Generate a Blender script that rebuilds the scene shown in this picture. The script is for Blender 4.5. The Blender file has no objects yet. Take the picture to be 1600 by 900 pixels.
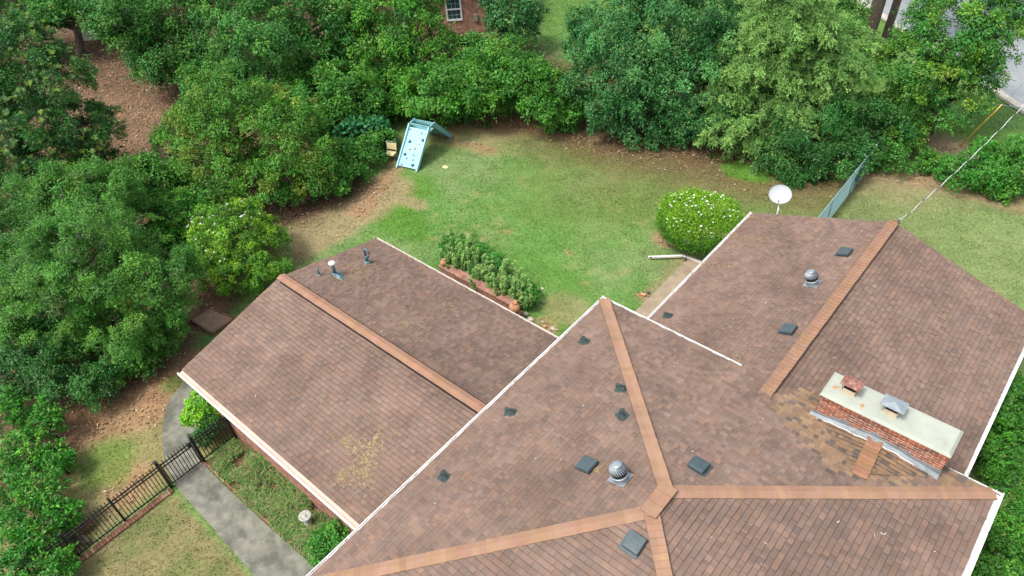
import bpy, math, random
import numpy as np
from mathutils import Vector, Matrix
rad = math.radians
random.seed(7); RNG = np.random.default_rng(11)
sc = bpy.context.scene
COL = sc.collection

# ------------------------------------------------------------------ camera
H = 19.0
ROWS = np.array([[0.75849434, 0.64838775, -0.06541912],
                 [-0.39985036, 0.54230614, 0.73893419],
                 [-0.51459307, 0.53431954, -0.67059422]])   # right, up, forward
FPX = 1143.65
cam_d = bpy.data.cameras.new('camera'); cam = bpy.data.objects.new('camera', cam_d); COL.objects.link(cam)
mw = Matrix.Identity(4)
for i in range(3):
    mw[i][0] = ROWS[0][i]; mw[i][1] = ROWS[1][i]; mw[i][2] = -ROWS[2][i]
mw[2][3] = H
cam.matrix_world = mw
cam_d.sensor_width = 36; cam_d.lens = FPX / 1600 * 36
cam_d.clip_start = 0.1; cam_d.clip_end = 3000
sc.camera = cam

# ------------------------------------------------------------------ light
SUN_EL, SUN_AZ = 62.0, 200.0      # azimuth: direction the light comes from, clockwise from +Y
wd = bpy.data.worlds.new('World'); sc.world = wd; wd.use_nodes = True
nt = wd.node_tree; bg = nt.nodes['Background']
sky = nt.nodes.new('ShaderNodeTexSky'); sky.sky_type = 'NISHITA'; sky.sun_disc = False
sky.sun_elevation = rad(SUN_EL); sky.sun_rotation = rad(SUN_AZ); sky.air_density = 1.0; sky.dust_density = 4.0; sky.ozone_density = 0.6
hs_ = nt.nodes.new('ShaderNodeHueSaturation'); hs_.inputs['Saturation'].default_value = .45
nt.links.new(sky.outputs[0], hs_.inputs['Color']); nt.links.new(hs_.outputs[0], bg.inputs[0]); bg.inputs[1].default_value = 0.15
sd = bpy.data.lights.new('sun', 'SUN'); sd.energy = 1.5; sd.angle = rad(12); sd.color = (1, 0.95, 0.87)
so = bpy.data.objects.new('sun', sd); COL.objects.link(so)
az = rad(SUN_AZ); el = rad(SUN_EL)
dirv = Vector((math.sin(az) * math.cos(el), math.cos(az) * math.cos(el), math.sin(el)))
so.rotation_euler = dirv.to_track_quat('Z', 'Y').to_euler(); so.location = (0, 0, 40)
vs = sc.view_settings; vs.view_transform = 'Standard'; vs.look = 'None'; vs.gamma = 1; vs.use_curve_mapping = False
vs.exposure = 0.85

# ------------------------------------------------------------------ helpers
def ray(px, py):
    return ROWS.T @ np.array([(px - 800) / FPX, -(py - 450) / FPX, 1.0])
def P(px, py, z=0.0):
    """world point at height z that lies on a line of sight measured in the survey of the place"""
    w = ray(px, py); t = (z - H) / w[2]
    return np.array([w[0] * t, w[1] * t, z])
def depth(p):
    return float(ROWS[2] @ (np.asarray(p, float) - [0, 0, H]))

def _hash(ix, iy, seed):
    h = (ix.astype(np.int64) * 374761393 + iy.astype(np.int64) * 668265263 + seed * 1442695041) & 0x7fffffff
    h = ((h ^ (h >> 13)) * 1274126177) & 0x7fffffff
    return ((h ^ (h >> 16)) & 0xffff) / 65535.0
def vnoise(x, y, s, seed=0):
    x = np.asarray(x, float) / s + 1000.3; y = np.asarray(y, float) / s + 1000.7
    ix = np.floor(x); iy = np.floor(y); fx = x - ix; fy = y - iy
    fx = fx * fx * (3 - 2 * fx); fy = fy * fy * (3 - 2 * fy)
    a = _hash(ix, iy, seed); b = _hash(ix + 1, iy, seed); c = _hash(ix, iy + 1, seed); d = _hash(ix + 1, iy + 1, seed)
    return (a * (1 - fx) + b * fx) * (1 - fy) + (c * (1 - fx) + d * fx) * fy
def fbm(x, y, s, seed=0, o=4):
    r = 0; w = 0; a = 1.0
    for k in range(o):
        r = r + a * vnoise(x, y, s / 2 ** k, seed + 17 * k); w += a; a *= 0.55
    return r / w

def tag(o, label=None, cat=None, group=None, kind=None):
    if label: o['label'] = label
    if cat: o['category'] = cat
    if group: o['group'] = group
    if kind: o['kind'] = kind
    return o
def empty(name, loc, label=None, cat=None, group=None, M=None):
    o = bpy.data.objects.new(name, None); COL.objects.link(o); o.empty_display_size = 0.2
    if M is not None: o.matrix_world = M
    else: o.location = tuple(float(a) for a in loc)
    o['_m'] = 1
    del o['_m']
    tag(o, label, cat, group)
    return o
def wmat(o):
    m = o.matrix_basis.copy()
    if o.parent: m = wmat(o.parent) @ m
    return m

def raw_mesh(name, verts, faces4, cols=None, mat=None, parent=None, uvs=None, smooth=False):
    """fast quad mesh from numpy; verts in world space"""
    me = bpy.data.meshes.new(name)
    n = len(verts); m = len(faces4)
    verts = np.asarray(verts, np.float32)
    if parent is not None:
        inv = np.array(wmat(parent).inverted()); verts = verts @ inv[:3, :3].T.astype(np.float32) + inv[:3, 3].astype(np.float32)
    me.vertices.add(n); me.vertices.foreach_set('co', verts.ravel())
    me.loops.add(m * 4); me.loops.foreach_set('vertex_index', np.asarray(faces4, np.int32).ravel())
    me.polygons.add(m); me.polygons.foreach_set('loop_start', np.arange(0, m * 4, 4, dtype=np.int32))
    if smooth: me.polygons.foreach_set('use_smooth', np.ones(m, bool))
    if cols is not None:
        a = me.attributes.new('Col', 'FLOAT_COLOR', 'POINT')
        c = np.ones((n, 4), np.float32); c[:, :3] = cols; a.data.foreach_set('color', c.ravel())
    if uvs is not None:
        u = me.uv_layers.new(name='UVMap'); u.data.foreach_set('uv', np.asarray(uvs, np.float32).ravel())
    me.update(calc_edges=True)
    me.materials.append(mat)
    o = bpy.data.objects.new(name, me); COL.objects.link(o); o.parent = parent
    return o

class MB:
    def __init__(s): s.v = []; s.f = []; s.c = []; s.sm = []; s.col = (1, 1, 1)
    def add(s, vs, fs, smooth=False):
        b = len(s.v); s.v += [tuple(float(a) for a in p) for p in vs]; s.c += [tuple(s.col)] * len(vs)
        s.f += [tuple(i + b for i in f) for f in fs]; s.sm += [smooth] * len(fs); return s
    def quad(s, *p): return s.add(p, [tuple(range(len(p)))])
    def obox(s, c, ax, ay, az):
        c = np.array(c, float); ax = np.array(ax, float); ay = np.array(ay, float); az = np.array(az, float)
        vs = [c + i * ax + j * ay + k * az for k in (-1, 1) for j in (-1, 1) for i in (-1, 1)]
        return s.add(vs, [(0, 2, 3, 1), (4, 5, 7, 6), (0, 1, 5, 4), (2, 6, 7, 3), (0, 4, 6, 2), (1, 3, 7, 5)])
    def box(s, x0, x1, y0, y1, z0, z1):
        return s.obox(((x0 + x1) / 2, (y0 + y1) / 2, (z0 + z1) / 2), ((x1 - x0) / 2, 0, 0), (0, (y1 - y0) / 2, 0), (0, 0, (z1 - z0) / 2))
    def bar(s, a, b, w, h, up=(0, 0, 1)):
        a = np.array(a, float); b = np.array(b, float); d = b - a; L = np.linalg.norm(d); d /= L
        sd_ = np.cross(d, up); sd_ /= max(1e-9, np.linalg.norm(sd_)); u = np.cross(sd_, d)
        return s.obox((a + b) / 2, d * L / 2, sd_ * w / 2, u * h / 2)
    def tube(s, pts, r, n=8, cap=True):
        pts = [np.array(p, float) for p in pts]
        if not hasattr(r, '__len__'): r = [r] * len(pts)
        vs = []; ref = None
        for i, p in enumerate(pts):
            d = pts[min(i + 1, len(pts) - 1)] - pts[max(i - 1, 0)]; d /= np.linalg.norm(d)
            if ref is None: ref = np.array([1, 0, 0]) if abs(d[0]) < .8 else np.array([0, 1, 0])
            a = np.cross(d, ref); a /= np.linalg.norm(a); b = np.cross(a, d); ref = b
            for k in range(n):
                t = 2 * math.pi * k / n; vs.append(p + r[i] * (math.cos(t) * a + math.sin(t) * b))
        fs = [(i * n + k, i * n + (k + 1) % n, (i + 1) * n + (k + 1) % n, (i + 1) * n + k) for i in range(len(pts) - 1) for k in range(n)]
        s.add(vs, fs, True)
        if cap:
            b = len(s.v) - len(vs)
            s.f += [tuple(b + k for k in range(n))[::-1], tuple(b + (len(pts) - 1) * n + k for k in range(n))]; s.sm += [False, False]
        return s
    def lathe(s, prof, c=(0, 0, 0), n=24, M=None, cap=True):
        vs = []
        for (r, z) in prof:
            for k in range(n):
                t = 2 * math.pi * k / n; vs.append(np.array([r * math.cos(t), r * math.sin(t), z]))
        if M is not None: vs = [M @ v for v in vs]
        vs = [v + np.array(c, float) for v in vs]
        m = len(prof)
        fs = [(i * n + k, i * n + (k + 1) % n, (i + 1) * n + (k + 1) % n, (i + 1) * n + k) for i in range(m - 1) for k in range(n)]
        s.add(vs, fs, True)
        if cap:
            b = len(s.v) - len(vs)
            s.f += [tuple(b + k for k in range(n))[::-1], tuple(b + (m - 1) * n + k for k in range(n))]; s.sm += [False, False]
        return s
    def build(s, name, mat, parent=None, local=False, bevel=0.0):
        me = bpy.data.meshes.new(name); vs = s.v
        if parent is not None and not local:
            inv = wmat(parent).inverted(); vs = [inv @ Vector(v) for v in vs]
        me.from_pydata([tuple(v) for v in vs], [], s.f)
        me.polygons.foreach_set('use_smooth', s.sm)
        # metre UVs by box projection (world axes)
        u = me.uv_layers.new(name='UVMap'); V = np.array(s.v); uv = np.zeros((len(me.loops), 2), np.float32); li = 0
        for p in me.polygons:
            idx = list(p.vertices); q = V[idx]; nrm = np.zeros(3)
            for i in range(len(q)): nrm += np.cross(q[i], q[(i + 1) % len(q)])
            a = np.abs(nrm)
            if a[2] >= a[0] and a[2] >= a[1]: w = q[:, [0, 1]]
            elif a[0] > a[1]: w = q[:, [1, 2]]
            else: w = q[:, [0, 2]]
            uv[p.loop_start:p.loop_start + len(idx)] = w
        u.data.foreach_set('uv', uv.ravel())
        at = me.attributes.new('Col', 'FLOAT_COLOR', 'POINT'); c = np.ones((len(s.c), 4), np.float32); c[:, :3] = s.c
        at.data.foreach_set('color', c.ravel())
        me.materials.append(mat); me.update()
        o = bpy.data.objects.new(name, me); COL.objects.link(o); o.parent = parent
        if bevel:
            b = o.modifiers.new('bevel', 'BEVEL'); b.width = bevel; b.segments = 2; b.limit_method = 'ANGLE'
        return o
def copy_tree(o, parent=None):
    c = o.copy(); COL.objects.link(c); c.parent = parent
    for ch in o.children: copy_tree(ch, c)
    return c

# ------------------------------------------------------------------ materials
MATS = {}
def mat(name, col=(.5, .5, .5), rough=.7, metal=0, spec=.4, noise=0, nscale=3, attr=False, bump=0, bscale=20, dirt=None, dscale=1.5, dthr=.5, trans=0, detail=6):
    m = bpy.data.materials.new(name); m.use_nodes = True; t = m.node_tree; N = t.nodes; Lk = t.links
    b = N['Principled BSDF']; b.inputs['Roughness'].default_value = rough; b.inputs['Metallic'].default_value = metal
    b.inputs['Specular IOR Level'].default_value = spec
    tc = N.new('ShaderNodeTexCoord')
    if attr:
        a = N.new('ShaderNodeAttribute'); a.attribute_name = 'Col'; src = a.outputs['Color']
    else:
        r = N.new('ShaderNodeRGB'); r.outputs[0].default_value = (*col, 1); src = r.outputs[0]
    if noise:
        n = N.new('ShaderNodeTexNoise'); n.inputs['Scale'].default_value = nscale; n.inputs['Detail'].default_value = detail
        Lk.new(tc.outputs['Object'], n.inputs['Vector'])
        mr = N.new('ShaderNodeMapRange'); mr.inputs[1].default_value = .3; mr.inputs[2].default_value = .7
        mr.inputs[3].default_value = 1 - noise; mr.inputs[4].default_value = 1 + noise; Lk.new(n.outputs[0], mr.inputs[0])
        mx = N.new('ShaderNodeVectorMath'); mx.operation = 'SCALE'; Lk.new(src, mx.inputs[0]); Lk.new(mr.outputs[0], mx.inputs['Scale']); src = mx.outputs[0]
    if dirt is not None:
        n = N.new('ShaderNodeTexNoise'); n.inputs['Scale'].default_value = dscale; n.inputs['Detail'].default_value = 8; n.inputs['Roughness'].default_value = .65
        Lk.new(tc.outputs['Object'], n.inputs['Vector'])
        mr = N.new('ShaderNodeMapRange'); mr.inputs[1].default_value = dthr; mr.inputs[2].default_value = dthr + .14; mr.inputs[4].default_value = .85
        Lk.new(n.outputs[0], mr.inputs[0])
        mx = N.new('ShaderNodeMix'); mx.data_type = 'RGBA'; Lk.new(mr.outputs[0], mx.inputs[0]); Lk.new(src, mx.inputs[6]); mx.inputs[7].default_value = (*dirt, 1); src = mx.outputs[2]
    Lk.new(src, b.inputs['Base Color'])
    if bump:
        n = N.new('ShaderNodeTexNoise'); n.inputs['Scale'].default_value = bscale; n.inputs['Detail'].default_value = 4
        Lk.new(tc.outputs['Object'], n.inputs['Vector'])
        bp = N.new('ShaderNodeBump'); bp.inputs['Strength'].default_value = bump; bp.inputs['Distance'].default_value = .02
        Lk.new(n.outputs[0], bp.inputs['Height']); Lk.new(bp.outputs[0], b.inputs['Normal'])
    if trans:
        tr = N.new('ShaderNodeBsdfTranslucent'); Lk.new(src, tr.inputs[0]); ms = N.new('ShaderNodeMixShader'); ms.inputs[0].default_value = trans
        Lk.new(b.outputs[0], ms.inputs[1]); Lk.new(tr.outputs[0], ms.inputs[2]); Lk.new(ms.outputs[0], N['Material Output'].inputs[0])
    return m
def brick_mat(name, c1, c2, mortar, soldier=False):
    m = bpy.data.materials.new(name); m.use_nodes = True; t = m.node_tree; N = t.nodes; Lk = t.links
    b = N['Principled BSDF']; b.inputs['Roughness'].default_value = .85
    tc = N.new('ShaderNodeTexCoord'); br = N.new('ShaderNodeTexBrick')
    Lk.new(tc.outputs['UV'], br.inputs['Vector'])
    br.inputs['Scale'].default_value = 1; br.inputs['Brick Width'].default_value = .21; br.inputs['Row Height'].default_value = .076
    br.inputs['Mortar Size'].default_value = .006; br.inputs['Mortar Smooth'].default_value = .2; br.inputs['Bias'].default_value = -.1
    br.inputs['Color1'].default_value = (*c1, 1); br.inputs['Color2'].default_value = (*c2, 1); br.inputs['Mortar'].default_value = (*mortar, 1)
    n = N.new('ShaderNodeTexNoise'); n.inputs['Scale'].default_value = 5; n.inputs['Detail'].default_value = 6; Lk.new(tc.outputs['Object'], n.inputs['Vector'])
    mr = N.new('ShaderNodeMapRange'); mr.inputs[1].default_value = .3; mr.inputs[2].default_value = .7; mr.inputs[3].default_value = .6; mr.inputs[4].default_value = 1.35; Lk.new(n.outputs[0], mr.inputs[0])
    mx = N.new('ShaderNodeVectorMath'); mx.operation = 'SCALE'; Lk.new(br.outputs[0], mx.inputs[0]); Lk.new(mr.outputs[0], mx.inputs['Scale'])
    Lk.new(mx.outputs[0], b.inputs['Base Color'])
    bp = N.new('ShaderNodeBump'); bp.invert = True; bp.inputs['Strength'].default_value = .6; bp.inputs['Distance'].default_value = .01
    Lk.new(br.outputs['Fac'], bp.inputs['Height']); Lk.new(bp.outputs[0], b.inputs['Normal'])
    return m
M_SH = mat('shingles', attr=True, rough=.95, spec=.15, noise=.16, nscale=1.3, bump=.25, bscale=90)
M_DECK = mat('roof_deck', (.10, .075, .065), .95, noise=.2)
M_CAP = mat('ridge_cap_shingle', attr=True, rough=.95, spec=.15, noise=.1, nscale=3, bump=.3, bscale=90)
M_GUT = mat('gutter_paint', (.74, .74, .73), .45, noise=.05, dirt=(.30, .29, .25), dscale=5, dthr=.55)
M_TRIM = mat('trim_paint', (.66, .60, .55), .6, noise=.08)
M_BRICK = brick_mat('red_brick', (.36, .12, .075), (.22, .085, .06), (.5, .42, .36))
M_BRICK2 = brick_mat('chimney_brick', (.40, .12, .06), (.15, .085, .065), (.62, .52, .44))
M_BRICK3 = brick_mat('far_brick', (.42, .19, .11), (.28, .14, .10), (.42, .33, .27))
M_CONC = mat('concrete', (.185, .185, .15), .9, noise=.3, nscale=3.2, bump=.3, bscale=30, dirt=(.09, .095, .075), dscale=1.3, dthr=.48)
M_PATIO = mat('patio_concrete', (.30, .24, .165), .9, noise=.22, nscale=2, bump=.2, bscale=30, dirt=(.19, .16, .115), dscale=1.2, dthr=.5)
M_CROWN = mat('crown_cement', (.36, .385, .33), .85, noise=.08, nscale=3, bump=.15, bscale=30, dirt=(.27, .28, .235), dscale=2, dthr=.6)
M_LEAD = mat('flashing_metal', (.22, .25, .265), .6, metal=.2, noise=.25, nscale=5)
M_LEADW = mat('flashing_edge', (.75, .76, .76), .6, noise=.1)
M_GALV = mat('galvanised', (.30, .34, .37), .42, metal=.4, noise=.15, nscale=6)
M_RUST = mat('rusted_metal', (.24, .10, .075), .7, metal=.2, noise=.3, nscale=12, dirt=(.38, .24, .19), dscale=9, dthr=.5)
M_RUSTST = mat('rust_stain', (.45, .22, .09), .9, noise=.3, nscale=20)
M_FLUE = mat('clay_flue', (.55, .44, .30), .8, noise=.15)
M_DARK = mat('dark_void', (.012, .012, .012), .9)
M_VENT = mat('vent_plastic', (.055, .082, .092), .55, noise=.12, nscale=8, spec=.5)
M_BOOT = mat('pipe_boot', (.035, .055, .052), .7, noise=.3, nscale=14, bump=.4)
M_BLUEPIPE = mat('vent_pipe_paint', (.10, .16, .185), .5, metal=.3, noise=.3, nscale=9)
M_BLACK = mat('black_iron', (.012, .013, .015), .4, spec=.5)
M_BLUE = mat('light_blue_panel', (.29, .54, .61), .5, noise=.06)
M_BLUE2 = mat('blue_frame', (.20, .44, .48), .5, noise=.12)
M_HB = mat('navy_hold', (.02, .09, .20), .5); M_HR = mat('pink_hold', (.50, .20, .24), .5); M_HG = mat('grey_hold', (.20, .30, .36), .5); M_HY = mat('peach_hold', (.65, .45, .32), .5)
M_YEL = mat('cream_plastic', (.66, .56, .30), .6, noise=.06)
M_METAL = mat('grey_metal', (.45, .47, .47), .4, metal=.6)
M_DISH = mat('dish_paint', (.42, .45, .46), .4, noise=.04)
M_CHAIN = mat('chain_wire', (.22, .36, .36), .5, metal=.3)
M_ASPH = mat('street_surface', (.25, .27, .285), .9, noise=.15, nscale=.5, bump=.2, bscale=60, dirt=(.19, .21, .225), dscale=.35, dthr=.5)
M_KERB = mat('kerb_concrete', (.45, .42, .36), .9, noise=.15)
M_YG = mat('yellow_guard', (.75, .50, .05), .5)
M_CABLE = mat('cable_grey', (.60, .62, .62), .5); M_CABLEB = mat('cable_black', (.03, .03, .035), .6)
M_TERRA = mat('terracotta', (.52, .27, .15), .8, noise=.12, nscale=10)
M_STONE = mat('pale_stone', (.50, .45, .36), .9, noise=.25, nscale=6, bump=.6, bscale=8)
M_DSTONE = mat('birdbath_stone', (.36, .38, .34), .9, noise=.3, nscale=10, bump=.5)
M_PVC = mat('white_pipe', (.72, .70, .65), .5, noise=.1)
M_WOOD = mat('old_wood', (.22, .12, .08), .85, noise=.3, nscale=6)
M_EARTH = mat('earth_pad', (.29, .195, .125), .95, noise=.25, nscale=3, bump=.5, bscale=12)
M_GLASS = mat('window_glass', (.02, .07, .075), .08, spec=.8)
M_WHITE = mat('white_frame', (.75, .75, .74), .5)
M_SID = mat('tan_siding', (.33, .32, .27), .8, noise=.15)
M_BARK = mat('bark', (.085, .065, .05), .95, noise=.35, nscale=8, bump=.8, bscale=14)
M_TWIG = mat('pale_twig', (.32, .29, .25), .9, noise=.2)
M_LEAF = mat('leaf', attr=True, rough=.5, spec=.35, trans=.2)
M_LEAFG = mat('glossy_leaf', attr=True, rough=.46, spec=.32, trans=.18)
M_GRASS = mat('grass_blade', attr=True, rough=.8, spec=.1, trans=.2)
M_LITTER = mat('litter_leaf', attr=True, rough=.9, spec=.1)
M_PETAL = mat('petal', (.80, .80, .76), .6, trans=.2)
M_GROUND = mat('ground_soil', attr=True, rough=.97, spec=.08, noise=.22, nscale=9, bump=.06, bscale=30, detail=9)

# ------------------------------------------------------------------ ground
def ell(X, Y, px, py, rx, ry=None, ang=0., soft=.5, seed=3, ns=1.6, namp=.7):
    c = P(px, py); ry = ry or rx
    dx = X - c[0]; dy = Y - c[1]; ca, sa = math.cos(ang), math.sin(ang)
    q = np.sqrt(((dx * ca + dy * sa) / rx) ** 2 + ((-dx * sa + dy * ca) / ry) ** 2)
    q = q + (fbm(X, Y, ns, seed) - .5) * namp
    return np.clip((1 + soft / 2 - q) / soft, 0, 1)
def seg(X, Y, a, b, w, soft=.5, seed=5, ns=1.5, namp=.8):
    a = P(*a)[:2]; b = P(*b)[:2]; d = b - a; L2 = d @ d
    t = np.clip(((X - a[0]) * d[0] + (Y - a[1]) * d[1]) / L2, 0, 1)
    q = np.hypot(X - a[0] - t * d[0], Y - a[1] - t * d[1]) / w + (fbm(X, Y, ns, seed) - .5) * namp
    return np.clip((1 + soft / 2 - q) / soft, 0, 1)
C_ = lambda *c: np.array(c, float)
LUSH = C_(.085, .20, .028); GRN = C_(.112, .222, .057); PALE = C_(.180, .248, .100); TAN = C_(.29, .215, .125); CLAY = C_(.30, .18, .105); STRAW = C_(.125, .080, .045)
LITT = C_(.125, .082, .052); LITB = C_(.22, .145, .09); DSOIL = C_(.085, .055, .035)
def ground_fn(X, Y):
    X = np.asarray(X, float); Y = np.asarray(Y, float)
    n1 = fbm(X, Y, 3.2, 1); n2 = fbm(X, Y, .9, 2); n3 = fbm(X, Y, .35, 8, 2); n4 = fbm(X, Y, 1.7, 31)
    col = np.broadcast_to(GRN, X.shape + (3,)).copy(); gr = np.ones(X.shape)
    def mixc(c, w, g=None):
        nonlocal col, gr
        w = np.clip(w, 0, 1); col = col * (1 - w[..., None]) + c * w[..., None]
        if g is not None: gr = gr * (1 - w) + g * w
    mixc(PALE, np.clip((n1 - .48) * 5, 0, 1) * .8)
    mixc(LUSH, np.clip((n2 + .4 * (n4 - .5) - .55) * 5, 0, 1) * .45, 1.1)
    mixc(TAN, np.clip((n2 * .6 + n3 * .4 - .58) * 7, 0, 1) * .45, .5)
    mixc(CLAY, np.clip((fbm(X, Y, .8, 77) - .78) * 12, 0, 1) * .6, .2)
    # back yard
    mixc(LUSH, ell(X, Y, 640, 290, 1.6, 1.2) * .8, 1.2); mixc(LUSH, ell(X, Y, 625, 345, 1.7, 1.1) * .8, 1.2)
    mixc(LUSH, ell(X, Y, 920, 330, 3.2, 2.5, soft=1.2) * .35); mixc(LUSH, ell(X, Y, 1165, 268, 1.3, .8) * .95, 1.3)
    mixc(LUSH, ell(X, Y, 905, 242, 1.2, .8) * .8, 1.2); mixc(LUSH, ell(X, Y, 820, 440, 2.6, 1.6, soft=1.) * .5)
    mixc(TAN, seg(X, Y, (470, 380), (600, 300), 1.3) * .8, .35)
    mixc(TAN, ell(X, Y, 760, 205, 2.6, 1.6, soft=1.) * .6, .5)
    mixc(CLAY, seg(X, Y, (560, 330), (625, 250), .5) * .7, .1)
    mixc(CLAY, ell(X, Y, 755, 232, 1.0, .5, namp=1.4) * .65, 0); mixc(CLAY, ell(X, Y, 700, 215, 1.3, .9, namp=1.2) * .5, .3)
    mixc(TAN, ell(X, Y, 650, 318, .9, .4, namp=1.6) * .7, .3)
    mixc(C_(.20, .115, .065), seg(X, Y, (680, 180), (900, 200), 1.0, soft=1.1) * .9, .05)
    mixc(C_(.145, .155, .055), seg(X, Y, (960, 262), (1330, 300), 3.4, soft=1.6) * .8, .8)
    mixc(STRAW, seg(X, Y, (900, 205), (1260, 268), 2.1, soft=1.3) * .95, .08)
    mixc(LUSH, ell(X, Y, 1165, 268, 1.25, .75, soft=.35) * .9, 1.4)
    mixc(CLAY, ell(X, Y, 888, 396, .24, .12, soft=.5, ns=.3) * .9, 0); mixc(CLAY, ell(X, Y, 914, 444, .2, .12, ns=.3) * .7, 0)
    mixc(C_(.30, .19, .12), ell(X, Y, 1040, 372, .7, .55, namp=1.2) * .9, .1)
    mixc(TAN, ell(X, Y, 895, 490, .9, .7, namp=1.5) * .5, .5); mixc(TAN, seg(X, Y, (1070, 410), (1020, 470), .5) * .5, .5)
    mixc(CLAY, ell(X, Y, 1004, 462, .25, .2) * .9, 0); mixc(CLAY, ell(X, Y, 855, 508, .5, .3) * .6, 0)
    # right side yard
    r = np.clip((X + 7.0) / .6, 0, 1) * np.clip((36.5 - Y) / 1.5, 0, 1)
    mixc(C_(.185, .225, .095), r * .65, .8)
    mixc(C_(.27, .205, .12), ell(X, Y, 1400, 280, 2.2, 1.6, soft=1.1) * .6, .4)
    mixc(C_(.28, .18, .115), seg(X, Y, (1370, 262), (1600, 318), .7) * .6, .2)
    mixc(C_(.30, .21, .15), ell(X, Y, 1475, 222, 1.7, 1.2) * .9, 0)
    # woods on the left
    e = np.clip((-20.7 - X - .32 * (Y - 3) + (fbm(X, Y, 1.5, 9) - .5) * 2.2) / 1.2, 0, 1) * np.clip((9.5 - Y) / 1.2, 0, 1)
    mixc(LITT, e, .05)
    w2 = np.clip((-24.2 - X + (fbm(X, Y, 2, 12) - .5) * 2) / 1, 0, 1) * np.clip((17.2 - Y - .0 * X) / 1, 0, 1)
    mixc(LITT, w2, .03)
    w3 = np.clip((-27.5 - X + (fbm(X, Y, 2, 12) - .5) * 2) / 1, 0, 1); mixc(LITT, w3 * np.clip((26 - Y) / 1, 0, 1), .03)
    w4 = np.clip((Y - 27.6 - .18 * (X + 20) + (fbm(X, Y, 2, 14) - .5) * 1.6) / 1.0, 0, 1) * np.clip((-7.5 - X) / .8, 0, 1) * np.clip((33 - Y) / 2, 0, 1)
    mixc(DSOIL, w4, .1)
    lit = ell(X, Y, 200, 190, 6, 3.4, .4, soft=.6) ; mixc(LITB, lit * .75 * np.clip(n2 * 1.8 - .1, 0, 1), 0)
    # left lower: clay and grass between woods and walk
    z = np.clip((X + 21.6) / 1, 0, 1) * np.clip((-17.2 - X) / .4 + .2, 0, 1) * np.clip((6.5 - Y) / 1, 0, 1)
    mixc(C_(.25, .185, .095), z * .75, .45)
    mixc(CLAY, seg(X, Y, (150, 660), (250, 620), 1.0, namp=1.3) * .75, .05); mixc(CLAY, ell(X, Y, 205, 745, 1.0, .8, namp=1.5) * .7, .05)
    mixc(LUSH, ell(X, Y, 172, 720, 1.0, .9, namp=1.2) * .6, 1); mixc(C_(.20, .12, .07), seg(X, Y, (290, 560), (130, 640), .6) * .7, .1)
    mixc(CLAY, seg(X, Y, (300, 560), (230, 620), .45, namp=1.2) * .7, .05)
    mixc(LUSH * .9, ell(X, Y, 268, 600, .5, .4) * .6, .8)
    q = np.clip((1.95 - Y) / .2, 0, 1) * np.clip((X + 17.05) / .2, 0, 1) * np.clip((-9 - X) / .3, 0, 1)
    mixc(C_(.225, .17, .09), q * .8, .6); mixc(C_(.12, .15, .05), q * np.clip((n2 - .52) * 6, 0, 1) * .8, 1)
    # weedy bed beside the garage wall
    bd = np.clip((Y - 3.05) / .1, 0, 1) * np.clip((4.6 - Y) / .1, 0, 1) * np.clip((X + 17.1) / .1, 0, 1)
    mixc(C_(.13, .085, .05), bd, .3)
    # beyond
    mixc(C_(.11, .21, .05), np.clip((Y - 34.5) / 1.5, 0, 1) * np.clip((X + 34) / 2, 0, 1), 1.)
    v = .82 + .36 * n3
    return np.clip(col * v[..., None], 0, 1), np.clip(gr, 0, 1.4)

xs = np.unique(np.concatenate([np.arange(-62, 10, .22), [-800, -400, -200, -120, -90, -75, -68, 13, 18, 30, 60, 150, 400, 800]]))
ys = np.unique(np.concatenate([np.arange(-8, 58, .22), [-800, -400, -150, -60, -30, -15, 62, 70, 85, 120, 200, 400, 800]]))
GX, GY = np.meshgrid(xs, ys, indexing='ij')
gc, _ = ground_fn(GX, GY)
gz = (fbm(GX, GY, 1.3, 21, 3) - .5) * .06
flat = (GX > -19) & (GX < -8.8) & (GY > 1.3) & (GY < 4.6)
gz = np.where(flat, 0, gz) - .02
nx, ny = GX.shape
ii = np.arange(nx * ny).reshape(nx, ny)
fq = np.stack([ii[:-1, :-1], ii[1:, :-1], ii[1:, 1:], ii[:-1, 1:]], -1).reshape(-1, 4)
g = raw_mesh('ground', np.stack([GX, GY, gz], -1).reshape(-1, 3), fq, gc.reshape(-1, 3), M_GROUND, smooth=True); tag(g, kind='structure')

# street at the far right corner
pA = np.array([-11.2, 45.75]); pB = np.array([-2.75, 39.1]); d_ = (pB - pA) / np.linalg.norm(pB - pA); n_ = np.array([-d_[1], d_[0]])
if n_[1] < 0: n_ = -n_
def strip(name, o0, o1, z, m, t0=-45, t1=40, thick=None):
    a = pA + d_ * t0; b = pA + d_ * t1; mb = MB()
    c = [a + n_ * o0, b + n_ * o0, b + n_ * o1, a + n_ * o1]
    if thick is None: mb.quad(*[(*q, z) for q in c])
    else:
        mb.add([(*q, z) for q in c] + [(*q, z + thick) for q in c], [(4, 5, 6, 7), (0, 1, 5, 4), (1, 2, 6, 5), (2, 3, 7, 6), (3, 0, 4, 7)])
    return mb.build(name, m)
tag(strip('street', .42, 9.5, .035, M_ASPH), kind='structure')
tag(strip('kerb', 0, .4, .03, M_KERB, thick=.13), kind='structure')

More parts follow.
